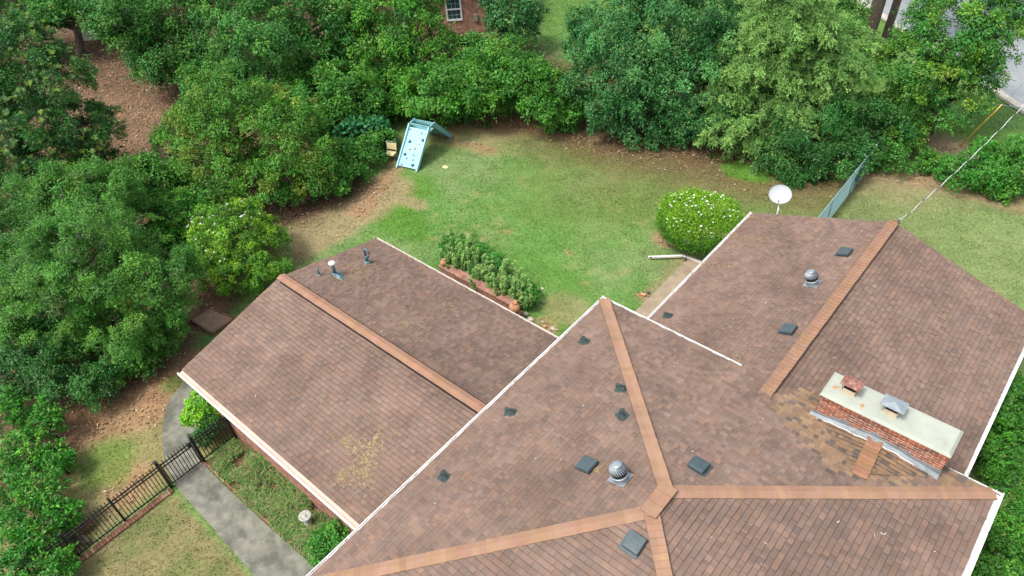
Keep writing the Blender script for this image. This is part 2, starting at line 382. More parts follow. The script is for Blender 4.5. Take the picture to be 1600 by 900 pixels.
# concrete garden path, straight then curving round the garage corner
def ribbon(name, outer, inner, z, th, m):
    mb = MB(); n = len(outer)
    for i in range(n - 1):
        a, b, c, d = outer[i], outer[i + 1], inner[i + 1], inner[i]
        mb.quad((*a, z), (*b, z), (*c, z), (*d, z)); mb.quad((*a, z - th), (*b, z - th), (*b, z), (*a, z)); mb.quad((*d, z), (*c, z), (*c, z - th), (*d, z - th))
    mb.quad((*outer[0], z - th), (*outer[0], z), (*inner[0], z), (*inner[0], z - th))
    return mb.build(name, m)
def spl(pts, n=8):
    pts = [np.array(p, float) for p in pts]; out = []
    q = [2 * pts[0] - pts[1]] + pts + [2 * pts[-1] - pts[-2]]
    for i in range(1, len(q) - 2):
        for k in range(n):
            t = k / n; a, b, c, d = q[i - 1], q[i], q[i + 1], q[i + 2]
            out.append(.5 * ((2 * b) + (-a + c) * t + (2 * a - 5 * b + 4 * c - d) * t * t + (-a + 3 * b - 3 * c + d) * t ** 3))
    out.append(pts[-1]); return out
outer = [P(430, 930)[:2], P(395, 897)[:2], P(330, 822)[:2], P(270, 752)[:2], P(255, 700)[:2], P(256, 655)[:2], P(268, 622)[:2], P(292, 596)[:2], P(315, 580)[:2]]
inner = [P(520, 915)[:2], P(480, 876)[:2], P(395, 800)[:2], P(316, 722)[:2], P(312, 690)[:2], P(318, 665)[:2], P(325, 645)[:2], P(335, 630)[:2], P(348, 618)[:2]]
tag(ribbon('path', spl(outer), spl(inner), .03, .1, M_CONC), kind='structure')
mb = MB(); mb.box(-10.05, -8.0, 13.6, 20.75, -.05, .06)
tag(mb.build('patio', M_PATIO), kind='structure')

# ------------------------------------------------------------------ the house
house = empty('brick_house', (-4, 8, 0), 'red brick house with brown shingle roofs on three joined wings and a brick chimney', 'house')
ZM, ZW, PM, PR, PG = 4.2, 2.72, .28, .35, .24
RX, RY1, RY2 = -3.65, 7.79, 7.22     # main ridge
W = MB(); W.box(-8.55, 1.25, 2.3, 12.75, 0, 4.08); W.build('wall', M_BRICK, house)
W = MB()
zr = ZW + PR * (4.66)
W.add([(-7.8, 12.76, 0), (.7, 12.76, 0), (.7, 20.85, 0), (-7.8, 20.85, 0), (-7.8, 12.76, 2.78), (.7, 12.76, 2.78), (.7, 20.85, 2.78), (-7.8, 20.85, 2.78), (-3.55, 12.76, 4.2), (-3.55, 20.85, 4.2)],
      [(0, 1, 5, 4), (1, 2, 6, 5), (2, 3, 7, 9, 6), (3, 0, 4, 7), (4, 5, 8), (7, 4, 8, 9), (5, 6, 9, 8)])
W.build('wall', M_BRICK, house)
W = MB()
W.add([(-17.95, 4.32, 0), (-8.56, 4.32, 0), (-8.56, 11.8, 0), (-17.95, 11.8, 0), (-17.95, 4.32, 2.72), (-8.56, 4.32, 2.72), (-8.56, 11.8, 2.72), (-17.95, 11.8, 2.72), (-17.95, 8.06, 3.6), (-8.56, 8.06, 3.6)],
      [(0, 1, 5, 4), (1, 2, 6, 9, 5), (2, 3, 7, 6), (3, 0, 4, 8, 7), (4, 5, 9, 8), (6, 7, 8, 9)])
W.build('wall', M_BRICK, house)

def clip(poly, inside, inter):
    out = []
    for i in range(len(poly)):
        a, b = poly[i], poly[(i + 1) % len(poly)]
        ia, ib = inside(a), inside(b)
        if ia: out.append(a)
        if ia != ib: out.append(inter(a, b))
    return out
def clip_convex(poly, cl):
    for i in range(len(cl)):
        a = cl[i]; b = cl[(i + 1) % len(cl)]; n = (-(b[1] - a[1]), b[0] - a[0])
        f = lambda p: n[0] * (p[0] - a[0]) + n[1] * (p[1] - a[1])
        if all(f(p) >= 0 for p in poly): continue
        poly = clip(poly, lambda p: f(p) >= 0, lambda p, q: tuple(p[k] + (q[k] - p[k]) * f(p) / (f(p) - f(q)) for k in (0, 1)))
        if len(poly) < 3: return []
    return poly
PAL = [C_(.217, .146, .113), C_(.206, .142, .112), C_(.192, .136, .111), C_(.180, .131, .110), C_(.227, .147, .111)]
TANP = [C_(.27, .178, .110), C_(.235, .158, .103), C_(.19, .136, .10), C_(.125, .104, .09), C_(.25, .17, .11)]
def shingles(mb, O, A, S, poly, region=None, seed=0, dark=1.0, expo=.134):
    """poly: convex CCW polygon in (a, s) metres, s measured up the slope"""
    O = np.array(O, float); A = np.array(A, float) / np.linalg.norm(A); S = np.array(S, float) / np.linalg.norm(S); Nn = np.cross(A, S)
    if Nn[2] < 0: raise ValueError
    rnd = random.Random(seed)
    amin = min(p[0] for p in poly); amax = max(p[0] for p in poly); smin = min(p[1] for p in poly); smax = max(p[1] for p in poly)
    W3 = lambda a, s, h: O + A * a + S * s + Nn * h
    k = 0; s0 = smin
    while s0 < smax:
        s1 = s0 + expo; a = amin - rnd.random() * .3; k += 1; prev = -1
        while a < amax:
            w = rnd.choice((.075, .10, .12, .14, .165, .19)); a1 = a + w
            q = clip_convex([(a, s0), (a1, s0), (a1, s1 + .01), (a, s1 + .01)], poly)
            if len(q) >= 3:
                cpt = W3((a + a1) / 2, (s0 + s1) / 2, 0)
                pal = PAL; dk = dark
                if region and region(cpt): pal = TANP; dk = 1.0
                nn = float(fbm(cpt[0] + seed, cpt[1], 1.6, 5, 3))
                t = (nn - .5) * .7 + rnd.gauss(0, .56)
                i = 0 if t > .35 else (1 if t > -.15 else (2 if t > -.6 else 3))
                if rnd.random() < .07: i = 4
                if pal is TANP: i = rnd.choice((0, 0, 1, 1, 2, 3, 4))
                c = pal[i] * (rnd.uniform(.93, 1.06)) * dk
                st = float(fbm(cpt[0], cpt[1] + 50, 2.4, 40, 3))
                if pal is PAL: c = c * (1 - .17 * min(1, max(0, (st - .52) * 4)))
                mb.col = c
                h = rnd.choice((.010, .010, .021, .024)) + rnd.uniform(-.001, .0015); h1 = .0035
                hh = lambda s: h + (h1 - h) * (s - s0) / expo
                if h < .015: c = c * .94
                else: c = c * 1.03
                mb.col = c
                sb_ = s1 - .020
                if len(q) == 4 and min(p[1] for p in q) == s0 and abs(max(p[1] for p in q) - s1 - .01) < 1e-6 and abs((q[1][0] - q[0][0]) - w) < 1e-6:
                    g_ = .006
                    mb.add([W3(a + g_, s0, hh(s0)), W3(a1, s0, hh(s0)), W3(a1, sb_, hh(sb_)), W3(a + g_, sb_, hh(sb_))], [(0, 1, 2, 3)])
                    mb.col = c * .68  # top strip and side slit darkened: painted course shadow plus collected dirt
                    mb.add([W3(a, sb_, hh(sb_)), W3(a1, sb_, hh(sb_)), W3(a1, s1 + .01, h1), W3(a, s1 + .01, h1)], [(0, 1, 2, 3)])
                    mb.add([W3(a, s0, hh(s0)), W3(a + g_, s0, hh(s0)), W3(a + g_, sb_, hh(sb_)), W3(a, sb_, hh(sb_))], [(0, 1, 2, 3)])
                else: mb.add([W3(p[0], p[1], hh(p[1])) for p in q], [tuple(range(len(q)))])
                lo = [p for p in q if abs(p[1] - s0) < 1e-6]
                if len(lo) >= 2:
                    x0 = min(p[0] for p in lo); x1 = max(p[0] for p in lo)
                    mb.col = c * .4  # butt edge darkened so its shade line is painted in
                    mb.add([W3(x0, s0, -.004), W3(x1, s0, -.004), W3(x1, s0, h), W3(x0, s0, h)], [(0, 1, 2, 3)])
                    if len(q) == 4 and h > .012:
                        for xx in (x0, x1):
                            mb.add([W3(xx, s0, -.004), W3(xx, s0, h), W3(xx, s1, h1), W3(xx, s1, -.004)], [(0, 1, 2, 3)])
            a = a1
        s0 = s1
def slope(mb, deck, O, A, S, poly, region=None, seed=0, dark=1.0):
    O = np.array(O, float); A_ = np.array(A, float) / np.linalg.norm(A); S_ = np.array(S, float) / np.linalg.norm(S); N_ = np.cross(A_, S_)
    top = [O + A_ * a + S_ * s - N_ * .006 for a, s in poly]; bot = [p - N_ * .05 for p in top]; n = len(top)
    deck.add(top + bot, [tuple(range(n)), tuple(range(n, 2 * n))[::-1]] + [(i, n + i, n + (i + 1) % n, (i + 1) % n) for i in range(n)])
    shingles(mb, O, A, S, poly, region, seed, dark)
def in_poly(x, y, pl):
    r = False; j = len(pl) - 1
    for i in range(len(pl)):
        if (pl[i][1] > y) != (pl[j][1] > y) and x < (pl[j][0] - pl[i][0]) * (y - pl[i][1]) / (pl[j][1] - pl[i][1]) + pl[i][0]: r = not r
        j = i
    return r
def cap_line(mb, a, b, n1, n2, w=.155, expo=.145, base=C_(.305, .188, .125), smooth_col=False, lift=.034, var=.08, rnd=None):
    """overlapping bent cap shingles from a (low end) to b; n1, n2 = normals of the two slopes"""
    rnd = rnd or random.Random(3)
    a = np.array(a, float); b = np.array(b, float); d = b - a; L = np.linalg.norm(d); d /= L
    def side(n, ref):
        s = np.cross(d, n); s /= np.linalg.norm(s)
        return s if s @ ref > 0 else -s
    nm = (n1 + n2); nm /= np.linalg.norm(nm); hr = np.cross(d, (0, 0, 1.)); 
    s1 = side(n1, hr); s2 = side(n2, -hr)
    t = 0; 
    while t < L:
        t1 = min(t + expo + .012, L); ww = w * rnd.uniform(.97, 1.03)
        c = base * rnd.uniform(1 - var, 1 + var); c = c * np.array([1, rnd.uniform(.94, 1.04), rnd.uniform(.9, 1.08)]); mb.col = c
        h0 = lift + .012; h1 = lift + .001
        vs = []
        for tt, hh in ((t, h0), (t1, h1)):
            p = a + d * tt
            vs += [p + s1 * ww + nm * (hh - .006), p + s1 * ww * .45 + nm * hh, p + nm * (hh + .006), p + s2 * ww * .45 + nm * hh, p + s2 * ww + nm * (hh - .006)]
        mb.add(vs, [(i, i + 1, i + 6, i + 5) for i in range(4)])
        mb.col = c * .72
        mb.add(vs[:5] + [v - nm * .013 for v in vs[:5]], [(i, 5 + i, 6 + i, i + 1) for i in range(4)])
        mb.col = c * .7
        for k in (0, 4):
            mb.add([vs[k], vs[k + 5], vs[k + 5] - nm * (h1 - .004), vs[k] - nm * (h0 - .004)], [(0, 1, 2, 3)])
        t += expo
def nrm(v): v = np.array(v, float); return v / np.linalg.norm(v)
# --- main hip roof
nNE = nrm((0, PM, 1)); nNW = nrm((-PM, 0, 1)); nSE = nrm((PM, 0, 1)); nSW = nrm((0, -PM, 1))
x0, x1, y1_, y0_ = -8.88, 1.6, 13.04, 1.95
R1 = (RX, RY1); R2 = (RX, RY2); kk = math.sqrt(1 + PM * PM)
zm = lambda dd: ZM + PM * dd
tanreg = [(-3.4, 12.25), (-3.05, 13.2), (-2.3, 13.9), (-2.1, 12.4), (.45, 12.3), (.49, 13.2), (1.6, 13.2), (1.5, 12.9), (.3, 11.85), (-.2, 11.5), (-.85, 11.05), (-1.35, 10.95), (-1.9, 11.3), (-2.7, 11.75)]
def reg(c):
    j = .22
    return in_poly(c[0] + random.uniform(-j, j), c[1] + random.uniform(-j, j), tanreg)
mb = MB(); dk = MB()
hx = (x1 - x0); 
# NE plane: along -X (so that A x S points up): A=(-1,0,0), S=(0,-1,PM)
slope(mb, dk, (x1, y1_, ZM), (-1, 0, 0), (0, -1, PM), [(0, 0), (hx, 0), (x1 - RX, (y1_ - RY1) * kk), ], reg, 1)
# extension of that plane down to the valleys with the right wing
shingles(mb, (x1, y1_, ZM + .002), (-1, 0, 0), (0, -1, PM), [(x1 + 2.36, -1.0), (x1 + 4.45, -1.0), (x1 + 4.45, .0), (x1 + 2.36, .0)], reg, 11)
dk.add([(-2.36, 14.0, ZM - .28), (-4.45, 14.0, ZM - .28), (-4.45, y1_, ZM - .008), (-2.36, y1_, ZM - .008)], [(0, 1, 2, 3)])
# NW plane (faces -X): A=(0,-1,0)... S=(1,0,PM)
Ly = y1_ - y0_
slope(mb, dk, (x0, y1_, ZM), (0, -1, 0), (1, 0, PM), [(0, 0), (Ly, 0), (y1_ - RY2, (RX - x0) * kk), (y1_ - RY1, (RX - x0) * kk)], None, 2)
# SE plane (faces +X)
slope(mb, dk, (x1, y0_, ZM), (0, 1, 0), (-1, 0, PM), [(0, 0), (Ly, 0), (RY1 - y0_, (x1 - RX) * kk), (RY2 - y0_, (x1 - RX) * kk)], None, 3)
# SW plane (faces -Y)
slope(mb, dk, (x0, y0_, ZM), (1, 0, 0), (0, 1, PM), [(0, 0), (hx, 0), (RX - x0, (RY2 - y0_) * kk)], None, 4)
dk.add([(x0 + .1, y0_ + .1, ZM - .06), (x1 - .1, y0_ + .1, ZM - .06), (x1 - .1, y1_ - .1, ZM - .06), (x0 + .1, y1_ - .1, ZM - .06)], [(0, 1, 2, 3)])
roof_main = mb.build('roof', M_SH, house)
dk.build('roof_deck', M_DECK, roof_main)
zR = ZM + PM * (RX - x0)
cp = MB(); rr = random.Random(5)
cap_line(cp, (x0 + .05, y1_ - .05, ZM + .01), (RX, RY1, zR), nNE, nNW, rnd=rr)
cap_line(cp, (x1 - .05, y1_ - .05, ZM + .01), (RX, RY1, zR), nNE, nSE, rnd=rr)
cap_line(cp, (x0 + .05, y0_ + .05, ZM + .01), (RX, RY2, zR), nSW, nNW, rnd=rr)
cap_line(cp, (x1 - .05, y0_ + .05, ZM + .01), (RX, RY2, zR), nSW, nSE, rnd=rr)
cap_line(cp, (RX, RY2 - .12, zR + .006), (RX, RY1 + .14, zR + .006), nNW, nSE, w=.19, expo=.3, lift=.028, var=.04, rnd=rr)
cp.build('ridge_cap', M_CAP, roof_main)
# --- right wing
mb = MB(); dk = MB()
XL, XR, XC = -8.10, 1.0, -3.55; YF = 21.2; YN = 12.45; kr = math.sqrt(1 + PR * PR); zc = ZW + PR * (XC - XL)
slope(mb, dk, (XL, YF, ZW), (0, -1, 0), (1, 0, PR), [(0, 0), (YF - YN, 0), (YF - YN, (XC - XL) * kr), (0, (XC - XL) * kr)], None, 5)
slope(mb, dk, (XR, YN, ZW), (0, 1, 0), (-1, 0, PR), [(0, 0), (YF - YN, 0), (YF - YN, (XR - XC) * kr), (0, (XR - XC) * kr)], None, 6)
roof_r = mb.build('roof', M_SH, house); dk.build('roof_deck', M_DECK, roof_r)
cp = MB(); cap_line(cp, (XC, 12.15, zc + .005), (XC, YF - .01, zc + .005), nrm((-PR, 0, 1)), nrm((PR, 0, 1)), w=.165, expo=.145, var=.03, lift=.036, base=C_(.29, .172, .115))
cp.build('ridge_cap', M_CAP, roof_r)
# --- garage wing
mb = MB(); dk = MB()
YA, YB, YC = 4.07, 12.05, 8.10; XF = -18.27; XE = -8.7; kg = math.sqrt(1 + PG * PG); zg = ZW + PG * (YC - YA)
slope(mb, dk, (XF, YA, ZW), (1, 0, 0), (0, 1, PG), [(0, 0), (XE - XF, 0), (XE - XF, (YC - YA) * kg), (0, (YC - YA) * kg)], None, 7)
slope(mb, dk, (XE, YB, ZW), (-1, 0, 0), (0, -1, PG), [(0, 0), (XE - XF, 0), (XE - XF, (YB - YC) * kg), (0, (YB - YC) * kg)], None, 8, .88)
roof_g = mb.build('roof', M_SH, house); dk.build('roof_deck', M_DECK, roof_g)
cp = MB(); cap_line(cp, (XF + .03, YC, zg + .04), (XE, YC, zg + .04), nrm((0, -PG, 1)), nrm((0, PG, 1)), w=.16, expo=.2, var=.05, lift=.03, base=C_(.30, .175, .118))
cp.build('ridge_cap', M_CAP, roof_g)
cp = MB()
for s in (-1, 1): cp.bar((XF + .25, YC + s * .135, zg + .0), (XE, YC + s * .135, zg + .0), .10, .055)
cp.build('ridge_vent', M_DARK, roof_g)
# --- gutters
def gutter(a, b, outw, z, m=M_GUT, w=.12, h=.10, parent=None, name='gutter', fill=.035, hang=True):
    """open trough from a to b; outw = horizontal outward unit vector; a,b on the roof edge"""
    a = np.array((*a, 0.)); b = np.array((*b, 0.)); o = np.array((*outw, 0.)); up = np.array((0, 0, 1.)); d = nrm(b - a)
    prof = [(0, 0), (0, -h), (w * .75, -h), (w, -h * .45), (w, 0), (w - .022, 0.0), (w - .022, -.012), (w - .014, -h * .5), (w * .7, -fill), (.008, -fill), (.008, 0)]
    mb = MB(); vs = [p + o * (q[0] - .02) + up * (z + q[1]) for p in (a, b) for q in prof]; n = len(prof)
    mb.add(vs, [(i, (i + 1) % n, n + (i + 1) % n, n + i) for i in range(n)] + [tuple(range(n)), tuple(range(n, 2 * n))[::-1]])
    for k in range(int(np.linalg.norm(b - a) / .6) if hang else 0):
        p = a + d * (.3 + .6 * k); mb.obox(p + o * (w / 2 - .02) + up * (z - .008), d * .012, o * (w / 2 - .012), up * .005)
    return mb.build(name, m, parent)
zg_ = ZM - .02
gutter((-8.88, 1.85), (-8.88, 13.16), (-1, 0), zg_, parent=roof_main)
gutter((-9.0, 13.04), (-4.52, 13.04), (0, 1), zg_, parent=roof_main)
gutter((.62, 13.04), (1.72, 13.04), (0, 1), zg_, parent=roof_main, w=.10)
gutter((1.6, 1.8), (1.6, 13.16), (1, 0), zg_, parent=roof_main, w=.16)
gutter((-8.88, 1.95), (1.6, 1.95), (0, -1), zg_, parent=roof_main)
gutter((XL, 13.1), (XL, 21.28), (-1, 0), ZW - .02, parent=roof_r)
gutter((XR, 13.1), (XR, 21.28), (1, 0), ZW - .02, parent=roof_r)
M_GUTP = mat('gutter_trough', (.60, .47, .40), .6, noise=.1, nscale=2)
gutter((XF - .02, YA), (XE + .1, YA), (0, -1), ZW - .02, parent=roof_g, w=.155, m=M_GUTP, fill=.05, hang=False)
mbx = MB(); mbx.box(XF - .02, XE + .1, YA - .165, YA - .137, ZW - .11, ZW - .012); mbx.build('gutter_lip', M_WHITE, roof_g)
gutter((XF - .02, YB), (XE + .1, YB), (0, 1), ZW - .02, parent=roof_g, m=M_TRIM, w=.11)
# rakes, fascias and soffits
def rake(a, b, par, t=.02, h=.13):
    mb = MB(); mb.bar(np.array(a) - (0, 0, h / 2 + .07), np.array(b) - (0, 0, h / 2 + .07), t, h); mb.build('fascia', M_TRIM, par)
rake((XL, YF - .03, ZW), (XC, YF - .03, zc), roof_r); rake((XR, YF - .03, ZW), (XC, YF - .03, zc), roof_r)
rake((XF + .03, YA, ZW), (XF + .03, YC, zg), roof_g); rake((XF + .03, YB, ZW), (XF + .03, YC, zg), roof_g)
for bb_ in ((x0 - .001, x0 + .02, y0_, y1_), (x0, x1, y1_ - .02, y1_ + .001), (x1 - .02, x1 + .001, y0_, y1_), (x0, x1, y0_ - .001, y0_ + .02)):
    mb = MB(); mb.box(*bb_, ZM - .2, ZM - .04); mb.build('fascia', M_TRIM, roof_main)
mb = MB()
mb.box(x0 + .03, x1 - .03, y0_ + .03, y1_ - .03, ZM - .215, ZM - .19); mb.build('soffit', M_TRIM, roof_main); mb = MB()
mb.box(XF + .1, XE, YA + .02, YA + .3, ZW - .13, ZW - .115); mb.build('soffit', M_TRIM, roof_g)

# --- chimney
ch = MB(); CX0, CX1, CY0, CY1, CZ = -2.33, .48, 12.60, 13.40, 5.10
ch.box(CX0, CX1, CY0, CY1, 3.0, CZ - .15); ch.box(CX0 - .02, CX1 + .02, CY0 - .02, CY1 + .02, CZ - .152, CZ - .075); ch.box(CX0 - .035, CX1 + .035, CY0 - .035, CY1 + .035, CZ - .076, CZ)
chim = ch.build('chimney', M_BRICK2, house)
mb = MB(); mb.add([(CX0 - .045, CY0 - .045, CZ), (CX1 + .045, CY0 - .045, CZ), (CX1 + .045, CY1 + .045, CZ), (CX0 - .045, CY1 + .045, CZ),
                   (CX0 + .02, CY0 + .02, CZ + .06), (CX1 - .02, CY0 + .02, CZ + .06), (CX1 - .02, CY1 - .02, CZ + .06), (CX0 + .02, CY1 - .02, CZ + .06)],
                  [(0, 1, 2, 3)[::-1], (4, 5, 6, 7), (0, 1, 5, 4), (1, 2, 6, 5), (2, 3, 7, 6), (3, 0, 4, 7)])
mb.build('chimney_crown', M_CROWN, chim)
def flue(cx, cy, mcap, wx, wy, ph):
    z0 = CZ + .06
    f = MB(); f.box(cx - .15, cx + .15, cy - .11, cy - .085, z0 - .02, z0 + .13); f.box(cx - .15, cx + .15, cy + .085, cy + .11, z0 - .02, z0 + .13)
    f.box(cx - .15, cx - .125, cy - .085, cy + .085, z0 - .02, z0 + .13); f.box(cx + .125, cx + .15, cy - .085, cy + .085, z0 - .02, z0 + .13); f.build('flue', M_FLUE, chim)
    f = MB(); f.box(cx - .12, cx + .12, cy - .08, cy + .08, z0 - .01, z0 + .05)  # dark blocks stand in for the shade inside the flue opening
    f.box(cx - .13, cx + .13, cy - .088, cy + .088, z0 + .12, z0 + .16); f.build('flue_dark', M_DARK, chim)
    f = MB(); zt = z0 + .31
    for sx in (-1, 1):
        for sy in (-1, 1): f.bar((cx + sx * .14, cy + sy * .10, z0 + .05), (cx + sx * (wx - .05), cy + sy * (wy - .03), zt), .02, .006)
    A = [(cx - wx, cy - wy, zt), (cx + wx, cy - wy, zt), (cx + wx, cy + wy, zt), (cx - wx, cy + wy, zt)]
    f.add(A + [(cx, cy, zt + ph)] + [(q[0], q[1], q[2] - .015) for q in A], [(0, 1, 4), (1, 2, 4), (2, 3, 4), (3, 0, 4), (0, 5, 6, 1), (1, 6, 7, 2), (2, 7, 8, 3), (3, 8, 5, 0), (5, 8, 7, 6)])
    f.build('flue_cap', mcap, chim)
flue(-1.86, 13.00, M_RUST, .23, .17, .04); flue(-.90, 12.97, M_GALV, .26, .19, .05)
for (sx, sy, r) in ((-2.17, 12.93, .055), (-1.48, 12.78, .05), (-2.12, 12.98, .03), (-1.47, 12.70, .025)):
    pts = [(sx + r * math.cos(t) * random.uniform(.6, 1.3), sy + r * math.sin(t) * random.uniform(.6, 1.3), CZ + .0625) for t in np.linspace(0, 2 * math.pi, 10)[:-1]]
    mb = MB(); mb.quad(*pts); mb.build('rust_stain', M_RUSTST, chim)
# cricket behind the chimney and its saddle cap
cxm, ctz = -.93, 4.46
mb = MB()
zmain = lambda y: ZM + PM * (13.04 - y)
for (ax, bx) in ((CX0, cxm), (cxm, CX1)):
    pass
c_top = np.array([cxm, CY0 - .002, ctz + .045]); c_bot = np.array([cxm + .1, 11.35, zmain(11.35) + .02]); c_l = np.array([CX0 - .05, CY0 - .002, zmain(CY0) + .012]); c_r = np.array([CX1 + .05, CY0 - .002, zmain(CY0) + .012])
for tri, sd_ in (((c_bot, c_top, c_l), 21), ((c_bot, c_r, c_top), 22)):
    p0, p1, p2 = tri
    N3 = nrm(np.cross(p1 - p0, p2 - p0)); A3 = nrm(np.cross((0, 1., .28), N3)) if False else nrm((1, 0, -N3[0] / N3[2])); S3 = np.cross(N3, A3)
    pl = [((q - p0) @ A3, (q - p0) @ S3) for q in tri]
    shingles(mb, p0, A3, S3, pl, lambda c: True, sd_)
mb.build('cricket', M_SH, roof_main)
cp = MB(); cap_line(cp, c_bot - (0, .12, .0), c_top, nrm((-.2, 0, 1)), nrm((.2, 0, 1)), w=.17, expo=.145, lift=.02, base=C_(.31, .17, .10)); cp.build('ridge_cap', M_CAP, roof_main)
# flashing: stepped upper edge, flared lower skirt
fl = MB(); fe = MB(); rr = random.Random(9); yF = CY0 - .006
nst = 13; xsn = np.linspace(CX0 - .12, CX1 + .02, nst * 4 + 1)
def base_z(x):
    if x < cxm: t = (x - CX0) / (cxm - CX0); return zmain(CY0) + (ctz + .06 - zmain(CY0)) * max(0, t)
    t = (CX1 - x) / (CX1 - cxm); return zmain(CY0) + (ctz + .06 - zmain(CY0)) * max(0, t)
prev_t = None
for i in range(len(xsn) - 1):
    xa, xb = xsn[i], xsn[i + 1]
    if i % 4 == 0: top = round((max(base_z(xa), base_z(xb)) + .17 + rr.uniform(-.02, .04)) / .076) * .076
    xa_ = max(xa, CX0 - .008)
    fl.quad((xa_, yF, base_z(xa) + .0), (xb, yF, base_z(xb) + .0), (xb, yF, top), (xa_, yF, top))
    off = .11 + .03 * math.sin(xa * 4.1) + .012 * math.sin(xa * 17); off2 = .11 + .03 * math.sin(xb * 4.1) + .012 * math.sin(xb * 17)
    za = base_z(xa) - off * .05 ; zb = base_z(xb) - off2 * .05
    za = max(base_z(xa) - .01, zmain(yF - off) + .03) if False else base_z(xa) + .03; zb = base_z(xb) + .03
    fl.quad((xa, yF - off, za), (xb, yF - off2, zb), (xb, yF, base_z(xb) + .075), (xa, yF, base_z(xa) + .075))
    fe.quad((xa, yF - off - .014, za - .0), (xb, yF - off2 - .014, zb - .0), (xb, yF - off2, zb + .006), (xa, yF - off, za + .006))
fl.build('flashing', M_LEAD, chim); fe.build('flashing_lip', M_LEADW, chim)

# --- roof fittings
def frame_on(px, py, O, n, rot=0.):
    """matrix with origin where that line of sight meets the plane, z along the normal, y up the slope"""
    n = nrm(n); w = ray(px, py); t = (np.array(O, float) - [0, 0, H]) @ n / (w @ n); p = w * t + [0, 0, H]
    up = nrm(np.array([0, 0, 1.]) - n * n[2]); xx = np.cross(up, n)
    M = Matrix.Identity(4)
    for i in range(3): M[i][0] = xx[i]; M[i][1] = up[i]; M[i][2] = n[i]; M[i][3] = p[i]
    return M @ Matrix.Rotation(rot, 4, 'Z')
PL = {'NE': ((x1, y1_, ZM), nNE), 'NW': ((x0, y1_, ZM), nNW), 'SE': ((x1, y0_, ZM), nSE), 'SW': ((x0, y0_, ZM), nSW),
      'RL': ((XL, 0, ZW), (-PR, 0, 1)), 'GR': ((0, YB, ZW), (0, PG, 1)), 'GL': ((0, YA, ZW), (0, -PG, 1))}
def place_part(o, M):
    o.parent = house; o.matrix_basis = Matrix.Translation(-Vector((-4, 8, 0))) @ M
# square vent
b = MB(); b.obox((-.03, -.04, .03), (.21, 0, 0), (0, .21, 0), (0, 0, .006)); b.obox((0, 0, .05), (.14, 0, 0), (0, .14, 0), (0, 0, .04))
sv = b.build('roof_vent', M_VENT, None, local=True)
b = MB(); A = [(-.19, -.19, .07), (.19, -.19, .07), (.19, .19, .07), (-.19, .19, .07)]; Bq = [(-.18, -.18, .14), (.18, -.18, .14), (.18, .18, .14), (-.18, .18, .14)]; Cq = [(-.05, -.05, .15), (.05, -.05, .15), (.05, .05, .15), (-.05, .05, .15)]
b.add(A + Bq + Cq, [(0, 3, 2, 1)] + [(i, (i + 1) % 4, 4 + (i + 1) % 4, 4 + i) for i in range(4)] + [(4 + i, 4 + (i + 1) % 4, 8 + (i + 1) % 4, 8 + i) for i in range(4)] + [(8, 9, 10, 11)])
vc = b.build('vent_cap', M_VENT, sv, local=True, bevel=.012)
VL = [(1320, 397, 'RL'), (1232, 518, 'RL'), (918, 730, 'NW'), (1090, 731, 'NE'), (992, 850, 'SW')]
for i, (px, py, pl) in enumerate(VL):
    o = sv if i == 0 else copy_tree(sv)
    place_part(o, frame_on(px, py, *PL[pl]))
# turbine vent
def tilt_to_vertical(n):
    n = Vector(nrm(n)); return n
b = MB(); b.obox((-.03, -.03, .03), (.20, 0, 0), (0, .21, 0), (0, 0, .004)); b.lathe([(.17, .0), (.155, .08), (.15, .16)], n=28)
tv = b.build('turbine_vent', M_GALV, None, local=True)
b = MB(); nv = 22
for k in range(nv):
    a0 = 2 * math.pi * k / nv; pts = []
    for j in range(9):
        th = math.pi * (.17 + .60 * j / 8); r = .19 * math.sin(th); z = .33 + .165 * math.cos(th); a = a0 + .55 * (j / 8)
        pts.append((r, a, z))
    vs = []
    for (r, a, z) in pts:
        vs += [(r * math.cos(a), r * math.sin(a), z), (r * 1.03 * math.cos(a + .15), r * 1.03 * math.sin(a + .15), z + .0), ((r - .03) * math.cos(a + .17), (r - .03) * math.sin(a + .17), z)]
    b.add(vs, [(3 * j, 3 * j + 3, 3 * j + 4, 3 * j + 1) for j in range(8)] + [(3 * j + 1, 3 * j + 4, 3 * j + 5, 3 * j + 2) for j in range(8)], True)
b.lathe([(.0, .505), (.06, .502), (.12, .488), (.125, .475)], n=24)
b.lathe([(.17, .16), (.195, .165), (.195, .19), (.17, .195)], n=28)
th_ = b.build('turbine_head', M_GALV, tv, local=True)
b = MB(); b.lathe([(.15, .17), (.185, .26), (.19, .33), (.15, .42), (.05, .46)], n=20); b.build('turbine_core', M_DARK, tv, local=True)
for i, (px, py, pl) in enumerate([(1270, 445, 'RL'), (970, 750, 'NW')]):
    o = tv if i == 0 else copy_tree(tv)
    place_part(o, frame_on(px, py, *PL[pl]))
